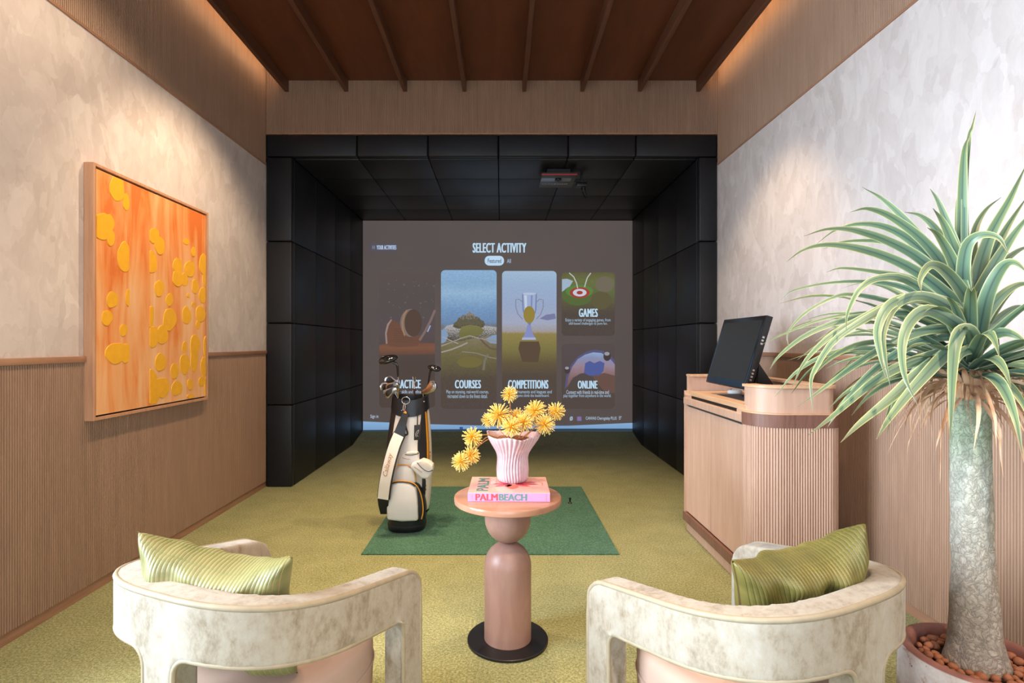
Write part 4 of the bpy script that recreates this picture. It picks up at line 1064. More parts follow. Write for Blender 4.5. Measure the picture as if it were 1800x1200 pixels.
def iron_club(label, px, py, d, ang, sc, yaw, low, fm):
    c = W(px, py, d); e = empty('iron_club', c); tag(e, label, 'golf club', 'clubs in the golf bag')
    rot = Matrix.Rotation(yaw, 4, 'Z') @ Matrix.Rotation(-ang, 4, 'Y') @ Matrix.Rotation(PI / 2, 4, 'X')
    h = prism('blade', [((x - .035) * sc, y * sc) for x, y in BL], .014 * sc, ironm, e, .0035, rot=rot.to_euler())
    inn = [((x - .035) * .72 * sc + .002, y * .66 * sc + .001) for x, y in BL[1:-1]]
    f = prism('cavity', inn, .0162 * sc, fm, e, .001, rot=rot.to_euler())
    hs = rot.to_3x3() @ Vector((-.04 * sc, -.003 * sc, .007 * sc))
    L = W(low[0], low[1], d + .02) - c
    tube('hosel', [hs, hs + (L - hs) * .3], .0066, ironm, e, 10)
    tube('shaft', [hs + (L - hs) * .28, L], .0048, silver, e, 8)
iron_club('dark faced iron at the back of the left cluster of clubs', 688, 669, 3.72, math.radians(140), 1.1, .3, (701, 700), cavity)
iron_club('copper edged iron farthest left in the golf bag', 679.5, 679, 3.66, math.radians(160), 1.1, .5, (699, 701), cavity)
iron_club('dark cavity iron in the middle of the left cluster', 690, 678, 3.63, math.radians(195), 1.1, -.2, (702, 702), cavity)
iron_club('lowest iron of the left cluster against the bag collar', 687.5, 687.5, 3.60, math.radians(200), 1.1, -.1, (701, 703), cavity)
iron_club('bright steel iron with a wide face on the right of the bag', 756, 683, 3.62, math.radians(22), 1.35, -.35, (744, 700), M['brass'])
# headcovers resting on the pocket
def headcover(name, label, pts, top, d, depth, mark):
    c = W(*pts[0], d); e = empty(name, c); tag(e, label, 'headcover', 'white club headcovers')
    P = [W(x, y, d) - c for x, y in pts]
    prism('cover_body', [(p.x, p.z) for p in P], depth, M['greywhite'], e, .014, (0, depth, 0), (PI / 2, 0, 0), 4)
    T = [W(x, y, d) - c for x, y in top]
    prism('cover_top', [(p.x, p.z) for p in T], depth * .96, M['cream'], e, .006, (0, depth - .004, 0), (PI / 2, 0, 0), 3)
    tube('black_piping', spline([p + Vector((0, -.006, 0)) for p in [W(x, y, d) - c for x, y in top[:len(top) // 2 + 1]]], 24), .0022, M['bagblack'], e, 6)
    tube('emblem', spline([W(x, y, d - .006) - c for x, y in mark], 16), .0018, M['logo'], e, 6)
headcover('club_headcover', 'white leather headcover tucked behind the upper pocket of the bag', [(697, 817), (699, 808), (706, 799), (722, 797), (736, 796), (736, 812), (733, 818), (715, 820)], [(712, 798.5), (722, 799.5), (735, 797), (734, 794.5), (724, 793.5), (714, 795)], 3.545, .08, [(707, 804), (713, 806), (721, 806.5)])
headcover('club_headcover', 'larger white headcover leaning out over the right side pocket', [(720, 822), (724, 814), (738, 810), (756, 818), (761, 826), (758, 835), (752, 842), (742, 842), (732, 833)], [(733, 812), (742, 822), (752, 828), (761, 826), (760, 818), (752, 812), (742, 808.5)], 3.51, .09, [(728, 820), (735, 825), (742, 830)])

# ------------------------------------------------------------------ armchairs
def chair_curve(A=.345, B=.332, L=.282, nn=2.7, n=160):
    P = [(A, L * (1 - k / 20)) for k in range(20)]
    for k in range(n + 1):
        t = PI * k / n; c, s = math.cos(t), math.sin(t)
        P.append((A * math.copysign(abs(c) ** (2 / nn), c), -B * abs(s) ** (2 / nn)))
    P += [(-A, L * k / 20) for k in range(1, 21)]
    Sx = [0.0]
    for i in range(1, len(P)): Sx.append(Sx[-1] + math.dist(P[i], P[i - 1]))
    return P, Sx
CP, CS = chair_curve(); CLEN = CS[-1]; ZB, ZA, HB = .666, .556, .142
def cpos(s):
    s = min(max(s, 0), CLEN); lo_, hi = 0, len(CS) - 1
    while hi - lo_ > 1:
        m = (lo_ + hi) // 2
        if CS[m] <= s: lo_ = m
        else: hi = m
    t = (s - CS[lo_]) / (CS[hi] - CS[lo_] + 1e-12); a, b = CP[lo_], CP[hi]
    p = Vector((a[0] + (b[0] - a[0]) * t, a[1] + (b[1] - a[1]) * t, 0)); d = Vector((b[0] - a[0], b[1] - a[1], 0)).normalized()
    return p, Vector((-d.y, d.x, 0))
def cz(s):
    p, _ = cpos(s); t = (p.y + .332) / .614; t = min(max(t, 0), 1); return ZB + (ZA - ZB) * t
def ctop(s):
    z = cz(s); R = .07; q = min(s, CLEN - s)
    return z - (R - math.sqrt(max(0, R * R - (R - q) ** 2))) if q < R else z
def clow(s): return cz(s) - HB
WFR, WRE, RF = .098, .050, .045
def flare(d, r=RF): return 0 if d >= r else r - math.sqrt(max(0, r * r - (r - d) ** 2))
def build_chair(name, label, loc, rz, seat_label):
    e = empty(name, loc, rz); tag(e, label, 'armchair', 'barrel armchairs in front of the mat')
    K = 8; cols = set()
    for k in range(K + 1):
        cols.add(round((WFR + RF) * k / K, 5)); cols.add(round(CLEN - (WFR + RF) * k / K, 5))
        cols.add(round(CLEN / 2 + (WRE + RF) * (2 * k / K - 1), 5))
    for k in range(7): q = .07 * (1 - math.cos(PI / 2 * k / 6)); cols.add(round(q, 5)); cols.add(round(CLEN - q, 5))
    s = WFR + RF
    while s < CLEN - WFR - RF:
        if min(abs(s - c) for c in cols) > .008: cols.add(round(s, 5))
        s += .018
    cols = sorted(cols); NR = 7
    bm = bmesh.new(); 
    def v3(s, z):
        p, n = cpos(s); return bm.verts.new((p.x, p.y, z))
    grid = []
    for s in cols:
        a, b = clow(s), ctop(s); grid.append([v3(s, a + (b - a) * k / NR) for k in range(NR + 1)])
    for i in range(len(cols) - 1):
        for k in range(NR): bm.faces.new((grid[i][k], grid[i + 1][k], grid[i + 1][k + 1], grid[i][k + 1]))
    def leg(fs):
        rows = []
        ds = [0, .0015, .005, .011, .02, .032, RF, .10, .2, .3, .40]
        for d in ds:
            row = []
            for k in range(K + 1):
                s0 = fs(k / K, 0); zl = clow(s0); z = zl - d if d < .3 else (zl - .2) * (1 - (d - .2) / .2)
                if d == .40: z = 0.004
                row.append(v3(fs(k / K, d), z))
            rows.append(row)
        for i in range(len(rows) - 1):
            for k in range(K): bm.faces.new((rows[i][k], rows[i + 1][k], rows[i + 1][k + 1], rows[i][k + 1]))
    leg(lambda t, d: t * (WFR + flare(d)))
    leg(lambda t, d: CLEN - (1 - t) * (WFR + flare(d)))
    leg(lambda t, d: CLEN / 2 + (2 * t - 1) * (WRE + flare(d)))
    bmesh.ops.remove_doubles(bm, verts=bm.verts[:], dist=.0004)
    bmesh.ops.recalc_face_normals(bm, faces=bm.faces[:])
    # make sure normals face outwards
    bm.faces.ensure_lookup_table(); f = max(bm.faces, key=lambda q: -q.calc_center_median().y)
    if f.normal.y > 0: bmesh.ops.reverse_faces(bm, faces=bm.faces[:])
    sh = from_bm('upholstered_shell', bm, M['velvet'], e, True)
    so = sh.modifiers.new('thickness', 'SOLIDIFY'); so.thickness = .074; so.offset = -1
    rm = sh.modifiers.new('remesh', 'REMESH'); rm.mode = 'VOXEL'; rm.voxel_size = .0065; rm.use_smooth_shade = True
    sm = sh.modifiers.new('soften', 'SMOOTH'); sm.factor = .5; sm.iterations = 9
    def pp(s, z, o=-.006):
        p, n = cpos(s); q = p + n * o; return (q.x, q.y, z)
    pts = [pp(.006, ctop(0) * k / 12, -.004) for k in range(12)]
    for s in [c for c in cols]:
        q = min(max(s, .006), CLEN - .006); pts.append(pp(q, ctop(s) - .0065))
    pts += [pp(CLEN - .006, ctop(0) * k / 12, -.004) for k in range(11, -1, -1)]
    tube('top_piping', pts, .0078, M['piping'], e, 8)
    for sgn in (0, 1):
        a = []
        for d in (.40, .3, .2, .1, RF, .032, .02, .011, .005, .0015):
            s = WFR + flare(d); z = max(.004, clow(WFR + RF) - d); a.append((s, z))
        b = [(s, clow(s)) for s in cols if WFR + RF < s < CLEN / 2 - WRE - RF]
        c = []
        for d in (.0015, .005, .011, .02, .032, RF, .1, .2, .3, .40):
            s = CLEN / 2 - WRE - flare(d); c.append((s, max(.004, clow(CLEN / 2 - WRE - RF) - d)))
        Q = a + b + c
        Q = [(CLEN - s, z) for s, z in Q] if sgn else Q
        tube('window_piping', [pp(s, z + .004, -.005) for s, z in Q], .0062, M['piping'], e, 8)
    # seat
    n = 64; ai, bi, Li = .262, .245, .285; ring = []
    for k in range(n):
        t = 2 * PI * k / n; c, s_ = math.cos(t), math.sin(t)
        x = ai * math.copysign(abs(c) ** .72, c); y = (bi if s_ < 0 else Li) * math.copysign(abs(s_) ** .72, s_)
        ring.append((x, y))
    prof = [(.90, .10), (.96, .105), (.985, .13), (.99, .20), (1.0, .26), (1.0, .335), (.985, .360), (.95, .374), (.85, .382), (.6, .386), (.3, .388), (.02, .389)]
    vs_ = [(x * q, y * q, z) for q, z in prof for x, y in ring]; fs = []
    for i in range(len(prof) - 1):
        for k in range(n):
            a = i * n + k; b = i * n + (k + 1) % n; fs.append((a, b, b + n, a + n))
    fs.append(tuple(range(n - 1, -1, -1)))
    L0 = (len(prof) - 1) * n; fs.append(tuple(range(L0, L0 + n)))
    so_ = mesh('seat', vs_, fs, M['seat'], e, True); so_['label'] = 'blush pink upholstered seat'
    tube('seat_seam', [(x * 1.003, y * 1.003, .290) for x, y in ring], .004, M['seat'], e, 6, True)
    vs_ = [(x * .86, y * .86, z) for z in (.0, .102) for x, y in ring]
    mesh('seat_base', vs_, [(k, (k + 1) % n, n + (k + 1) % n, n + k) for k in range(n)] + [tuple(range(n - 1, -1, -1))], M['velvet'], e)
    return e
build_chair('barrel_armchair', 'marbled pale velvet armchair on the left, turned towards the side table', (-.675, 1.578, 0), -.401, '')
build_chair('barrel_armchair', 'marbled pale velvet armchair on the right, beside the potted plant', (.690, 1.535, 0), .4765, '')

def pillow_mat(name, base, light, stitch):
    m = NM(name); m.set('Roughness', 0.45); m.set('Sheen Weight', 0.8); m.set('Sheen Roughness', 0.35); m.set('Sheen Tint', light)
    tc = m.node('ShaderNodeTexCoord'); sep = m.node('ShaderNodeSeparateXYZ'); m.link(tc.outputs['UV'], sep.inputs[0])
    n = m.noise(tc.outputs['UV'], 5, 4)
    ad = m.node('ShaderNodeMath', operation='MULTIPLY'); m.link(sep.outputs[0], ad.inputs[0]); ad.inputs[1].default_value = 40
    fr = m.node('ShaderNodeMath', operation='FRACT'); m.link(ad.outputs[0], fr.inputs[0])
    v2 = m.node('ShaderNodeMath', operation='MULTIPLY'); m.link(sep.outputs[1], v2.inputs[0]); v2.inputs[1].default_value = 70
    f2 = m.node('ShaderNodeMath', operation='FRACT'); m.link(v2.outputs[0], f2.inputs[0])
    dash = m.node('ShaderNodeMath', operation='GREATER_THAN'); m.link(f2.outputs[0], dash.inputs[0]); dash.inputs[1].default_value = 0.25
    line = m.node('ShaderNodeMath', operation='LESS_THAN'); m.link(fr.outputs[0], line.inputs[0]); line.inputs[1].default_value = 0.13
    both = m.node('ShaderNodeMath', operation='MULTIPLY'); m.link(dash.outputs[0], both.inputs[0]); m.link(line.outputs[0], both.inputs[1])
    c = m.ramp(n.outputs[0], [(0.3, base), (0.7, light)])
    m.color(m.mix(both.outputs[0], c, stitch))
    rmp = m.ramp(fr.outputs[0], [(0.0, (0.25,) * 3 + (1,)), (0.07, (0.0,) * 3 + (1,)), (0.2, (0.7,) * 3 + (1,)), (0.55, (1,) * 3 + (1,)), (1.0, (0.3,) * 3 + (1,))])
    m.bump(rmp, 0.55, 0.003); return m.m
def pillow(name, label, top_mid, wdir, tiltdir, w_, h_, th, lean, roll, mat, seed):
    rnd = random.Random(seed); ph = [rnd.uniform(0, 6.28) for _ in range(6)]
    N = 56; vs_, fs, uv = [], [], []
    for side in (1, -1):
        for i in range(N + 1):
            for j in range(N + 1):
                u, v = -1 + 2 * i / N, -1 + 2 * j / N
                x = w_ / 2 * u * (1 - .10 * (1 - v * v)); z = h_ / 2 * v * (1 - .10 * (1 - u * u))
                q = max(0, (1 - u ** 4) * (1 - v ** 6)) ** .5 * (1 - .2 * (u * u + v * v) / 2)
                wr = 1 + .16 * math.sin(5 * u + 3 * v + ph[0]) * math.sin(3 * u - 4 * v + ph[1]) + .07 * math.sin(11 * u + 5 * v + ph[2]) + .05 * math.sin(17 * u - 7 * v + ph[4])
                y = -side * th / 2 * q * wr
                z += -.11 * math.cos(PI / 2 * u) * max(0, v) ** 2 * h_ * (1 + .25 * math.sin(4 * u + ph[3]))
                vs_.append((x, y, z)); uv.append(((u + 1) / 2, (v + 1) / 2))
    M1 = (N + 1) ** 2
    for i in range(N):
        for j in range(N):
            a = i * (N + 1) + j; q = (a, a + N + 1, a + N + 2, a + 1)
            fs.append(q); fs.append(tuple(M1 + k for k in reversed(q)))
    me = bpy.data.meshes.new('cushion_cover'); me.from_pydata(vs_, [], fs); ul = me.uv_layers.new(name='UVMap')
    for lp in me.loops: ul.data[lp.index].uv = uv[lp.vertex_index]
    bm = bmesh.new(); bm.from_mesh(me); bmesh.ops.remove_doubles(bm, verts=bm.verts[:], dist=1e-5); bm.to_mesh(me); bm.free()
    me.shade_smooth(); me.materials.append(mat)
    ang = math.atan2(wdir[1], wdir[0])
    Rm = Matrix.Rotation(ang, 4, 'Z') @ Matrix.Rotation(lean, 4, 'X') @ Matrix.Rotation(roll, 4, 'Y')
    c = Vector(top_mid) - Rm.to_3x3() @ Vector((0, 0, h_ / 2 * .92))
    o = bpy.data.objects.new(name, me); link(o); o.matrix_world = Matrix.Translation(c) @ Rm
    return tag(o, label, 'cushion', 'striped velvet cushions')
PM = pillow_mat('striped_green_velvet', S(98, 102, 54), S(150, 150, 102), S(186, 146, 98))
PM2 = pillow_mat('striped_olive_velvet', S(86, 84, 38), S(126, 116, 58), S(60, 42, 28))
pillow('striped_cushion', 'green and gold striped velvet cushion in the left armchair', (-.722, 1.372, .735), (.40, -.07), 0, .43, .35, .16, .24, .10, PM, 5)
pillow('striped_cushion', 'olive striped velvet cushion in the right armchair', (.752, 1.372, .742), (.40, .09), 0, .385, .36, .16, .24, -.20, PM2, 9)

# ------------------------------------------------------------------ potted plant
PX, PYY, PD = 1.303, 1.50, 1.50
pl = empty('potted_plant', (PX, PYY, 0)); tag(pl, 'tall pony tail palm with striped leaves in a weathered clay pot', 'plant')
def Pw(px, py, d): return W(px, py, d) - Vector((PX, PYY, 0))
potm = NM('weathered_clay'); potm.set('Roughness', 0.8); v = potm.coord('Object', (1, 1, 1)); n1 = potm.noise(v, 16, 8, 0.7); n2 = potm.noise(v, 60, 5, 0.7); n3 = potm.noise(v, 3, 3)
c1 = potm.ramp(n1.outputs[0], [(0.34, S(160, 124, 106)), (0.43, S(206, 192, 184)), (0.62, S(222, 216, 214))])
c2 = potm.mix(potm.ramp(n2.outputs[0], [(0.28, (1, 1, 1, 1)), (0.34, (0, 0, 0, 1))]), c1, S(140, 88, 60))
potm.color(c2); potm.bump(n1.outputs[0], 0.3, 0.006)
rimm = plain('red_clay_rim', S(140, 92, 82), 0.6, 0, 0.25, 14, 0.2, 40)
lathe('pot', [(.10, .0), (.125, .0), (.150, .04), (.170, .15), (.176, .26), (.175, .34), (.172, .385), (.169, .395)], potm.m, pl, 72, ang=60, cap=False)
lathe('pot_base', [(.001, .0005), (.124, .0005)], potm.m, pl, 48, cap=False)
lathe('pot_rim', [(.1695, .394), (.165, .400), (.155, .402), (.147, .400), (.141, .392), (.138, .36), (.136, .33)], rimm, pl, 72, cap=False, ang=70)
lathe('soil', [(.001, .368), (.10, .367), (.139, .366)], plain('dark_soil', S(60, 36, 26), 0.95), pl, 32, cap=False)
bark = NM('grey_bark'); bark.set('Roughness', 0.85); v = bark.coord('Object', (1, 1, 0.8)); n1 = bark.noise(v, 34, 6, 0.65, 1.2); vo = bark.node('ShaderNodeTexVoronoi', feature='DISTANCE_TO_EDGE'); vo.inputs['Scale'].default_value = 55
vm = bark.node('ShaderNodeVectorMath', operation='MULTIPLY_ADD'); bark.link(n1.outputs[1], vm.inputs[0]); vm.inputs[1].default_value = (.05, .05, .05); bark.link(v, vm.inputs[2]); bark.link(vm.outputs[0], vo.inputs['Vector'])
tcb = bark.node('ShaderNodeTexCoord'); sb = bark.node('ShaderNodeSeparateXYZ'); bark.link(tcb.outputs['Object'], sb.inputs[0])
base = bark.ramp(sb.outputs[2], [(0.30, S(186, 170, 154)), (0.62, S(192, 180, 166)), (0.9, S(200, 200, 184)), (1.0, S(172, 186, 158))])
cr = bark.ramp(vo.outputs['Distance'], [(0.0, (0.45, 0.42, 0.40, 1)), (0.12, (1, 1, 1, 1))])
bark.color(bark.mix(0.8, base, cr, 'MULTIPLY')); bark.bump(vo.outputs['Distance'], 0.9, 0.012)
TR = [(.345, .080, 0), (.372, .076, 0), (.40, .068, 0), (.45, .059, -.002), (.55, .053, -.004), (.65, .048, -.006), (.80, .047, -.010), (.95, .045, -.014), (1.06, .044, -.017), (1.10, .043, -.018), (1.125, .038, -.019)]
def trunk():
    vs_, fs = [], []; n = 56; rows = 90
    for i in range(rows + 1):
        z = .345 + (1.125 - .345) * i / rows
        for (z0, r0, o0), (z1, r1, o1) in zip(TR[:-1], TR[1:]):
            if z0 <= z <= z1 + 1e-9: t = (z - z0) / (z1 - z0); r = r0 + (r1 - r0) * t; o = o0 + (o1 - o0) * t; break
        for k in range(n):
            a = 2 * PI * k / n; q = r * (1 + .018 * math.sin(3 * a + 9 * z) + .012 * math.sin(7 * a - 31 * z) + .012 * math.sin(5 * a + 47 * z))
            vs_.append((o + q * math.cos(a), q * math.sin(a), z))
    for i in range(rows):
        for k in range(n):
            a = i * n + k; b = i * n + (k + 1) % n; fs.append((a, b, b + n, a + n))
    fs.append(tuple(range(rows * n, rows * n + n))); return vs_, fs
v, f = trunk(); mesh('trunk', v, f, bark.m, pl, True)
leafm = NM('striped_leaf'); leafm.set('Roughness', 0.42); at = leafm.node('ShaderNodeAttribute', attribute_name='across'); al = leafm.node('ShaderNodeAttribute', attribute_name='along')
ab = leafm.node('ShaderNodeMath', operation='ABSOLUTE'); leafm.link(at.outputs['Fac'], ab.inputs[0])
c1 = leafm.ramp(ab.outputs[0], [(0.0, S(78, 100, 98)), (0.18, S(112, 136, 124)), (0.66, S(126, 148, 128)), (0.82, S(146, 160, 122)), (0.92, S(216, 214, 176)), (1.0, S(230, 226, 204))])
c2 = leafm.ramp(al.outputs['Fac'], [(0.0, S(190, 214, 208)), (0.35, S(214, 228, 210)), (0.8, S(222, 222, 170)), (1.0, S(176, 150, 116))])
leafm.color(leafm.mix(0.85, c1, c2, 'MULTIPLY'))
drym = NM('dry_leaf'); drym.set('Roughness', 0.7); v = drym.coord('Object'); n = drym.noise(v, 9, 3)
drym.color(drym.ramp(n.outputs[0], [(0.3, S(136, 94, 68)), (0.5, S(184, 142, 108)), (0.7, S(218, 190, 158))]))
def leaf(name, pts, wd, mat, roll=0.0, n=22, fold=.35, face=0.0, tip=2.2):
    P = spline(pts, n); vs_, fs, ac, aln = [], [], [], []
    for i, p in enumerate(P):
        t = i / n; T = (P[min(n, i + 1)] - P[max(0, i - 1)]).normalized()
        up = Vector((0, 0, 1)); s1 = T.cross(up)
        s1 = s1.normalized() if s1.length > .15 else T.cross(Vector((0, -1, 0))).normalized()
        s2 = T.cross(Vector((-.6, -.8, .15))).normalized()
        if s2.dot(s1) < 0: s2 = -s2
        side = (s1 * (1 - face) + s2 * face).normalized()
        if i and side.dot(ps) < 0: side = -side
        if i: side = (side * .45 + ps * .55).normalized(); side = (side - T * side.dot(T)).normalized()
        ps = side.copy()
        side = Matrix.Rotation(roll * (.4 + .6 * t), 3, T) @ side
        nr = side.cross(T).normalized()
        ww = wd / 2 * min(1, .62 + 1.6 * t) * max(0.03, (1 - t ** tip))
        for a in (-1, -.86, -.45, 0, .45, .86, 1):
            vs_.append(p + side * a * ww - nr * fold * ww * (1 - abs(a)) ) ; ac.append(a); aln.append(t)
    for i in range(n):
        for k in range(6):
            a = i * 7 + k; fs.append((a, a + 1, a + 8, a + 7))
    o = mesh(name, vs_, fs, mat, pl, True)
    A_ = o.data.attributes.new('across', 'FLOAT', 'POINT'); A_.data.foreach_set('value', ac)
    B_ = o.data.attributes.new('along', 'FLOAT', 'POINT'); B_.data.foreach_set('value', aln)
    return o
HAND = [  # outline of the leaves one can follow: (tip ... base), width m, depth shift of the tip m
    ([(730, 115), (712, 160), (705, 260), (703, 420), (708, 560), (714, 660)], .034, .02, .9),
    ([(752, 28), (740, 80), (726, 130), (712, 300), (712, 600)], .016, .06, .9),
    ([(690, 300), (684, 380), (690, 500), (704, 640)], .018, .08, .9),
    ([(350, 297), (430, 345), (520, 432), (620, 560), (690, 680)], .030, .10, .7),
    ([(310, 385), (370, 373), (450, 400), (560, 480), (650, 590), (700, 700)], .032, -.02, .7),
    ([(145, 470), (230, 445), (330, 450), (450, 490), (570, 560), (680, 680)], .030, -.06, .7),
    ([(190, 497), (260, 447), (340, 427), (440, 440), (540, 500), (640, 600), (690, 680)], .028, .08, .7),
    ([(85, 560), (150, 515), (240, 500), (370, 520), (500, 570), (620, 650), (700, 740)], .032, -.05, .7),
    ([(215, 515), (280, 490), (400, 487), (490, 510), (580, 580), (680, 690)], .026, .12, .7),
    ([(225, 597), (280, 582), (400, 595), (520, 620), (640, 690), (700, 760)], .024, .05, .7),
    ([(65, 695), (110, 660), (230, 635), (370, 630), (500, 650), (640, 720), (700, 780)], .020, .10, .6),
    ([(95, 865), (90, 810), (150, 740), (250, 685), (320, 675), (450, 700), (600, 760), (690, 800)], .016, -.10, .6),
    ([(295, 800), (300, 740), (340, 660), (400, 620), (500, 620), (620, 700), (700, 770)], .026, -.14, .7),
    ([(0, 850), (60, 820), (200, 765), (350, 740), (500, 745), (640, 800), (700, 830)], .018, .06, .6),
    ([(25, 940), (60, 890), (150, 820), (270, 770), (400, 745), (540, 740), (680, 790)], .026, -.02, .7),
    ([(105, 1000), (150, 910), (240, 820), (350, 760), (480, 700), (600, 690), (700, 760)], .030, -.12, .8),
    ([(180, 1090), (170, 990), (190, 930), (260, 830), (400, 740), (520, 690), (640, 720), (700, 780)], .026, -.16, .8),
    ([(160, 1170), (250, 1100), (380, 990), (480, 930), (600, 890), (690, 870)], .034, -.12, .9),
    ([(275, 1195), (340, 1130), (450, 1040), (540, 960), (640, 890), (700, 860)], .038, -.20, .9),
    ([(400, 1185), (440, 1120), (500, 1040), (580, 950), (650, 880), (710, 850)], .034, -.24, .9),
    ([(125, 1070), (220, 1000), (330, 920), (450, 850), (580, 800), (690, 810)], .028, -.05, .8),
    ([(230, 1140), (270, 1080), (350, 980), (460, 890), (590, 830), (700, 830)], .028, .05, .8),
    ([(660, 1185), (664, 1080), (668, 960), (676, 860), (694, 808), (722, 800), (740, 830), (748, 870)], .040, -.20, 1.0),
    ([(655, 1020), (668, 940), (690, 890), (720, 870), (745, 870)], .030, -.16, 1.0),
    ([(435, 970), (415, 890), (405, 800), (440, 720), (500, 690), (600, 690), (700, 750)], .034, -.22, .9),
    ([(450, 1000), (430, 890), (425, 800), (470, 710), (560, 680), (660, 720), (720, 780)], .032, -.20, .9),
    ([(545, 1062), (500, 960), (492, 850), (520, 770), (580, 730), (670, 770), (730, 830)], .036, -.26, 1.0),
    ([(560, 668), (556, 620), (590, 572), (640, 590), (700, 660), (735, 740)], .034, -.18, 1.0),
    ([(590, 303), (620, 350), (660, 450), (700, 570), (722, 680)], .030, .02, 1.0),
    ([(600, 372), (640, 430), (690, 560), (718, 680)], .036, -.06, 1.0),
    ([(500, 385), (560, 400), (620, 460), (690, 600), (715, 690)], .030, .06, 1.0),
    ([(580, 440), (620, 470), (670, 560), (712, 690)], .034, -.10, 1.0),
    ([(930, 215), (870, 340), (800, 470), (760, 600), (745, 720)], .040, -.02, 1.0),
    ([(935, 325), (860, 440), (800, 560), (760, 680)], .034, .05, 1.0),
    ([(960, 370), (880, 470), (800, 600), (750, 720)], .038, -.08, 1.0),
    ([(840, 333), (785, 378), (748, 450), (738, 560), (735, 680)], .026, .10, .9),
    ([(865, 530), (830, 475), (770, 465), (722, 500), (706, 590), (712, 680)], .034, -.15, 1.0),
    ([(935, 600), (885, 562), (840, 582), (790, 680), (760, 820)], .038, -.18, 1.0),
    ([(950, 870), (900, 825), (850, 808), (800, 822), (765, 855)], .036, -.16, 1.0),
    ([(960, 500), (900, 520), (830, 580), (770, 680), (745, 770)], .032, .10, 1.0),
    ([(980, 640), (900, 640), (830, 690), (770, 780)], .032, -.05, 1.0),
    ([(960, 720), (890, 720), (820, 770), (770, 830)], .030, .10, 1.0),
    ([(600, 800), (590, 1060), (596, 960), (612, 900), (650, 870), (700, 860)][1:], .020, .10, .9),
    ([(440, 1165), (460, 1060), (520, 960), (600, 890), (690, 850)], .022, .14, .9),
]
for pts, wd, sh, fc in HAND:
    m = len(pts) - 1; Q = []
    for i, (u, v_) in enumerate(pts):
        f = 1 - i / m; Q.append(Pw(1340 + u / 2, 180 + v_ / 2, PD + sh * f ** .8 - .02 * (1 - f)))
    Q = Q[::-1]
    b0 = Vector((-.015 + .25 * (Q[0].x + .015), Q[0].y * .3, min(1.2, Q[0].z - .03)))
    leaf('leaf', [b0] + Q, wd, leafm.m, 0.0, 26, .30, fc)
rnd = random.Random(21)
for k in range(74):
    az = k * 2.39996; el = math.radians(rnd.choice([8, 14, 22, 32, 44]) + rnd.uniform(-6, 6)); L = rnd.uniform(.34, .60)
    d = Vector((math.cos(az) * math.cos(el), math.sin(az) * math.cos(el), math.sin(el)))
    if d.y < -.35 and el < .9: L *= .72     # leaves towards the viewer stay short
    if d.x < -.1 and d.y > .1: L *= .9
    p = Vector((-.017, 0, 1.13 + .12 * math.sin(el))) + d * .02; vel = d.copy(); pts = [p.copy()]
    g = rnd.uniform(.10, .34) * (1.1 - math.sin(el) * .6)
    for i in range(6):
        p = p + vel * L / 6; vel = (vel + Vector((0, 0, -g * (.4 + i * .35)))).normalized(); pts.append(p.copy())
    leaf('leaf', pts, rnd.uniform(.024, .036), leafm.m, rnd.uniform(-.5, .5), 18, .32, .2)
for k in range(64):
    az = k * 2.39996 + .4; el = math.radians(rnd.uniform(-25, 25)); L = rnd.uniform(.14, .34)
    d = Vector((math.cos(az) * math.cos(el), math.sin(az) * math.cos(el), math.sin(el)))
    p = Vector((-.017, 0, rnd.uniform(1.10, 1.17))) + d * .03; vel = d.copy(); pts = [p.copy()]
    g = rnd.uniform(.25, .6)
    for i in range(6):
        p = p + vel * L / 6; vel = (vel + Vector((rnd.uniform(-.25, .25), rnd.uniform(-.25, .25), -g))).normalized(); pts.append(p.copy())
    leaf('dry_leaf', pts, rnd.uniform(.004, .014), drym.m, rnd.uniform(-2.5, 2.5), 16, .5, .2)
for k in range(26):   # papery sheath round the neck of the trunk
    az = 2 * PI * k / 26; c, s = math.cos(az), math.sin(az); o = Vector((-.018, 0, 0)); q = rnd.uniform(.8, 1.2)
    leaf('dry_sheath', [o + Vector((.042 * c, .042 * s, 1.10)), o + Vector((.050 * c, .050 * s, 1.13)), o + Vector((.058 * c * q, .058 * s * q, 1.16)), o + Vector((.075 * c * q, .075 * s * q, 1.18)), o + Vector((.10 * c * q, .10 * s * q, 1.16 + .02 * q))], .020, drym.m, rnd.uniform(-.6, .6), 10, .3, .5)
# clay pebbles in the pot
pebm = plain('clay_pebble', S(158, 98, 68), 0.75, 0, 0.35, 9, 0.2, 60)
def pebble_mesh(seed):
    r_ = random.Random(seed); bm = bmesh.new(); bmesh.ops.create_icosphere(bm, subdivisions=2, radius=1)
    a = [r_.uniform(0, 6) for _ in range(3)]; sx, sy_, sz = r_.uniform(.8, 1.25), r_.uniform(.75, 1.0), r_.uniform(.65, .9)
    for q in bm.verts:
        k = 1 + .08 * math.sin(3 * q.co.x + a[0]) + .06 * math.sin(4 * q.co.y + a[1]); q.co = Vector((q.co.x * sx * k, q.co.y * sy_ * k, q.co.z * sz * k))
    me = bpy.data.meshes.new('clay_pebble'); bm.to_mesh(me); bm.free(); me.shade_smooth(); me.materials.append(pebm); return me
PB = [pebble_mesh(i) for i in range(6)]
placed = []
tries = 0
while len(placed) < 120 and tries < 6000:
    tries += 1
    a = rnd.uniform(0, 2 * PI); q = math.sqrt(rnd.uniform(.078 ** 2, .124 ** 2)); r = rnd.uniform(.009, .0165)
    x, y = q * math.cos(a), q * math.sin(a); z = .374 + rnd.uniform(0, .010)
    if q + r > .133 or q - r < .072: continue
    if any((x - X) ** 2 + (y - Y) ** 2 + (z - Z) ** 2 < (.82 * (r + R)) ** 2 for X, Y, Z, R in placed): continue
    placed.append((x, y, z, r))
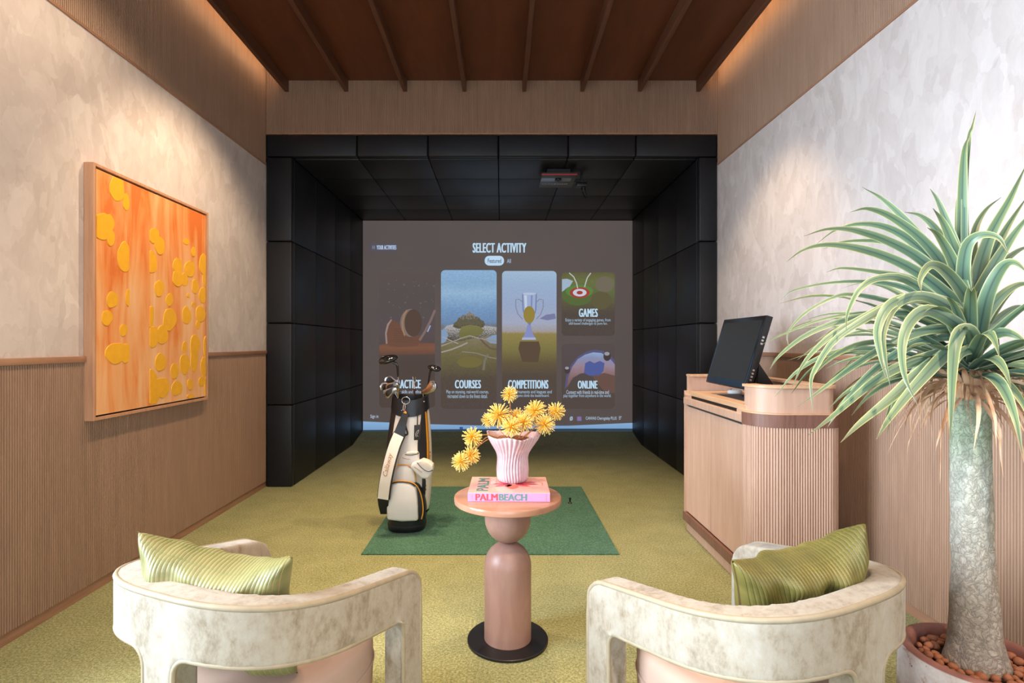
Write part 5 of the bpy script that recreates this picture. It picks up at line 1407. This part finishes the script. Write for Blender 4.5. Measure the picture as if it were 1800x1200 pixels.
for i, (x, y, z, r) in enumerate(placed):
    o = bpy.data.objects.new('clay_pebble', PB[i % 6]); link(o); o.location = (PX + x, PYY + y, z); o.scale = (r, r, r)
    o.rotation_euler = (rnd.uniform(-.5, .5), rnd.uniform(-.5, .5), rnd.uniform(0, 6))
    tag(o, 'reddish brown clay pebble filling the top of the plant pot', 'pebble', 'clay pebbles in the plant pot')

# ------------------------------------------------------------------ pieces of parts go under their part
bpy.context.view_layer.update()
def under(o, p):
    mw = o.matrix_world.copy(); o.parent = p; o.matrix_parent_inverse = p.matrix_world.inverted(); o.matrix_basis = mw
def base(o): return o.name.split('.')[0]
def kids(root, *names): return [c for c in root.children if base(c) in names]
cards = kids(scr, 'card')
def bounds(o):
    xs_ = [(o.matrix_world @ v.co) for v in o.data.vertices]
    return min(p.x for p in xs_), max(p.x for p in xs_), min(p.z for p in xs_), max(p.z for p in xs_)
CB = [(c, bounds(c)) for c in cards]
for o in kids(scr, 'card_print', 'star', 'lettering'):
    a = bounds(o); mx, mz = (a[0] + a[1]) / 2, (a[2] + a[3]) / 2
    for c, b in CB:
        if b[0] < mx < b[1] and b[2] < mz < b[3]: under(o, c); break
pills = [(c, bounds(c)) for c in kids(scr, 'pill_button')]
for o in kids(scr, 'lettering'):
    a = bounds(o); mx, mz = (a[0] + a[1]) / 2, (a[2] + a[3]) / 2
    for c, b in pills:
        if b[0] < mx < b[1] and b[2] < mz < b[3]: under(o, c); break
cn = kids(pt, 'canvas')[0]
for o in kids(pt, 'paint_dab'): under(o, cn)
cl_ = kids(gb, 'collar')[0]
for o in kids(gb, 'rivet', 'ring', 'clip', 'amber_tag'): under(o, cl_)
pk = kids(gb, 'pocket_front')[0]; up_ = kids(gb, 'upper_pocket')[0]; ap = kids(gb, 'amber_piping')
under(ap[0], pk); under(ap[1], up_)
for o in kids(gb, 'black_piping'): under(o, pk)
under(lo, kids(gb, 'shoulder_strap')[0])
for o in kids(gb, 'emblem'): under(o, kids(gb, 'hang_tag')[0])
for r in [o for o in SC.objects if o.parent is None]:
    n = base(r)
    if n == 'iron_club':
        for o in kids(r, 'cavity'): under(o, kids(r, 'blade')[0])
    if n == 'driver_club':
        for o in kids(r, 'sole_plate', 'sole_weight'): under(o, kids(r, 'club_head')[0])
    if n == 'barrel_armchair':
        for o in kids(r, 'top_piping', 'window_piping'): under(o, kids(r, 'upholstered_shell')[0])
        for o in kids(r, 'seat_seam'): under(o, kids(r, 'seat')[0])
    if n == 'art_book':
        cb = kids(r, 'cover_board')[0]; sb_ = kids(r, 'spine_board')[0]
        for o in kids(r, 'lettering', 'cover_print'):
            under(o, sb_ if max(v.co.z for v in o.data.vertices) < bt else cb)
    if n == 'touch_monitor':
        for o in kids(r, 'bezel', 'display_panel', 'port'): under(o, kids(r, 'monitor_housing')[0])
    if n == 'launch_monitor':
        for o in kids(r, 'red_stripe', 'glossy_panel', 'lens_ring', 'lettering'): under(o, kids(r, 'casing')[0])
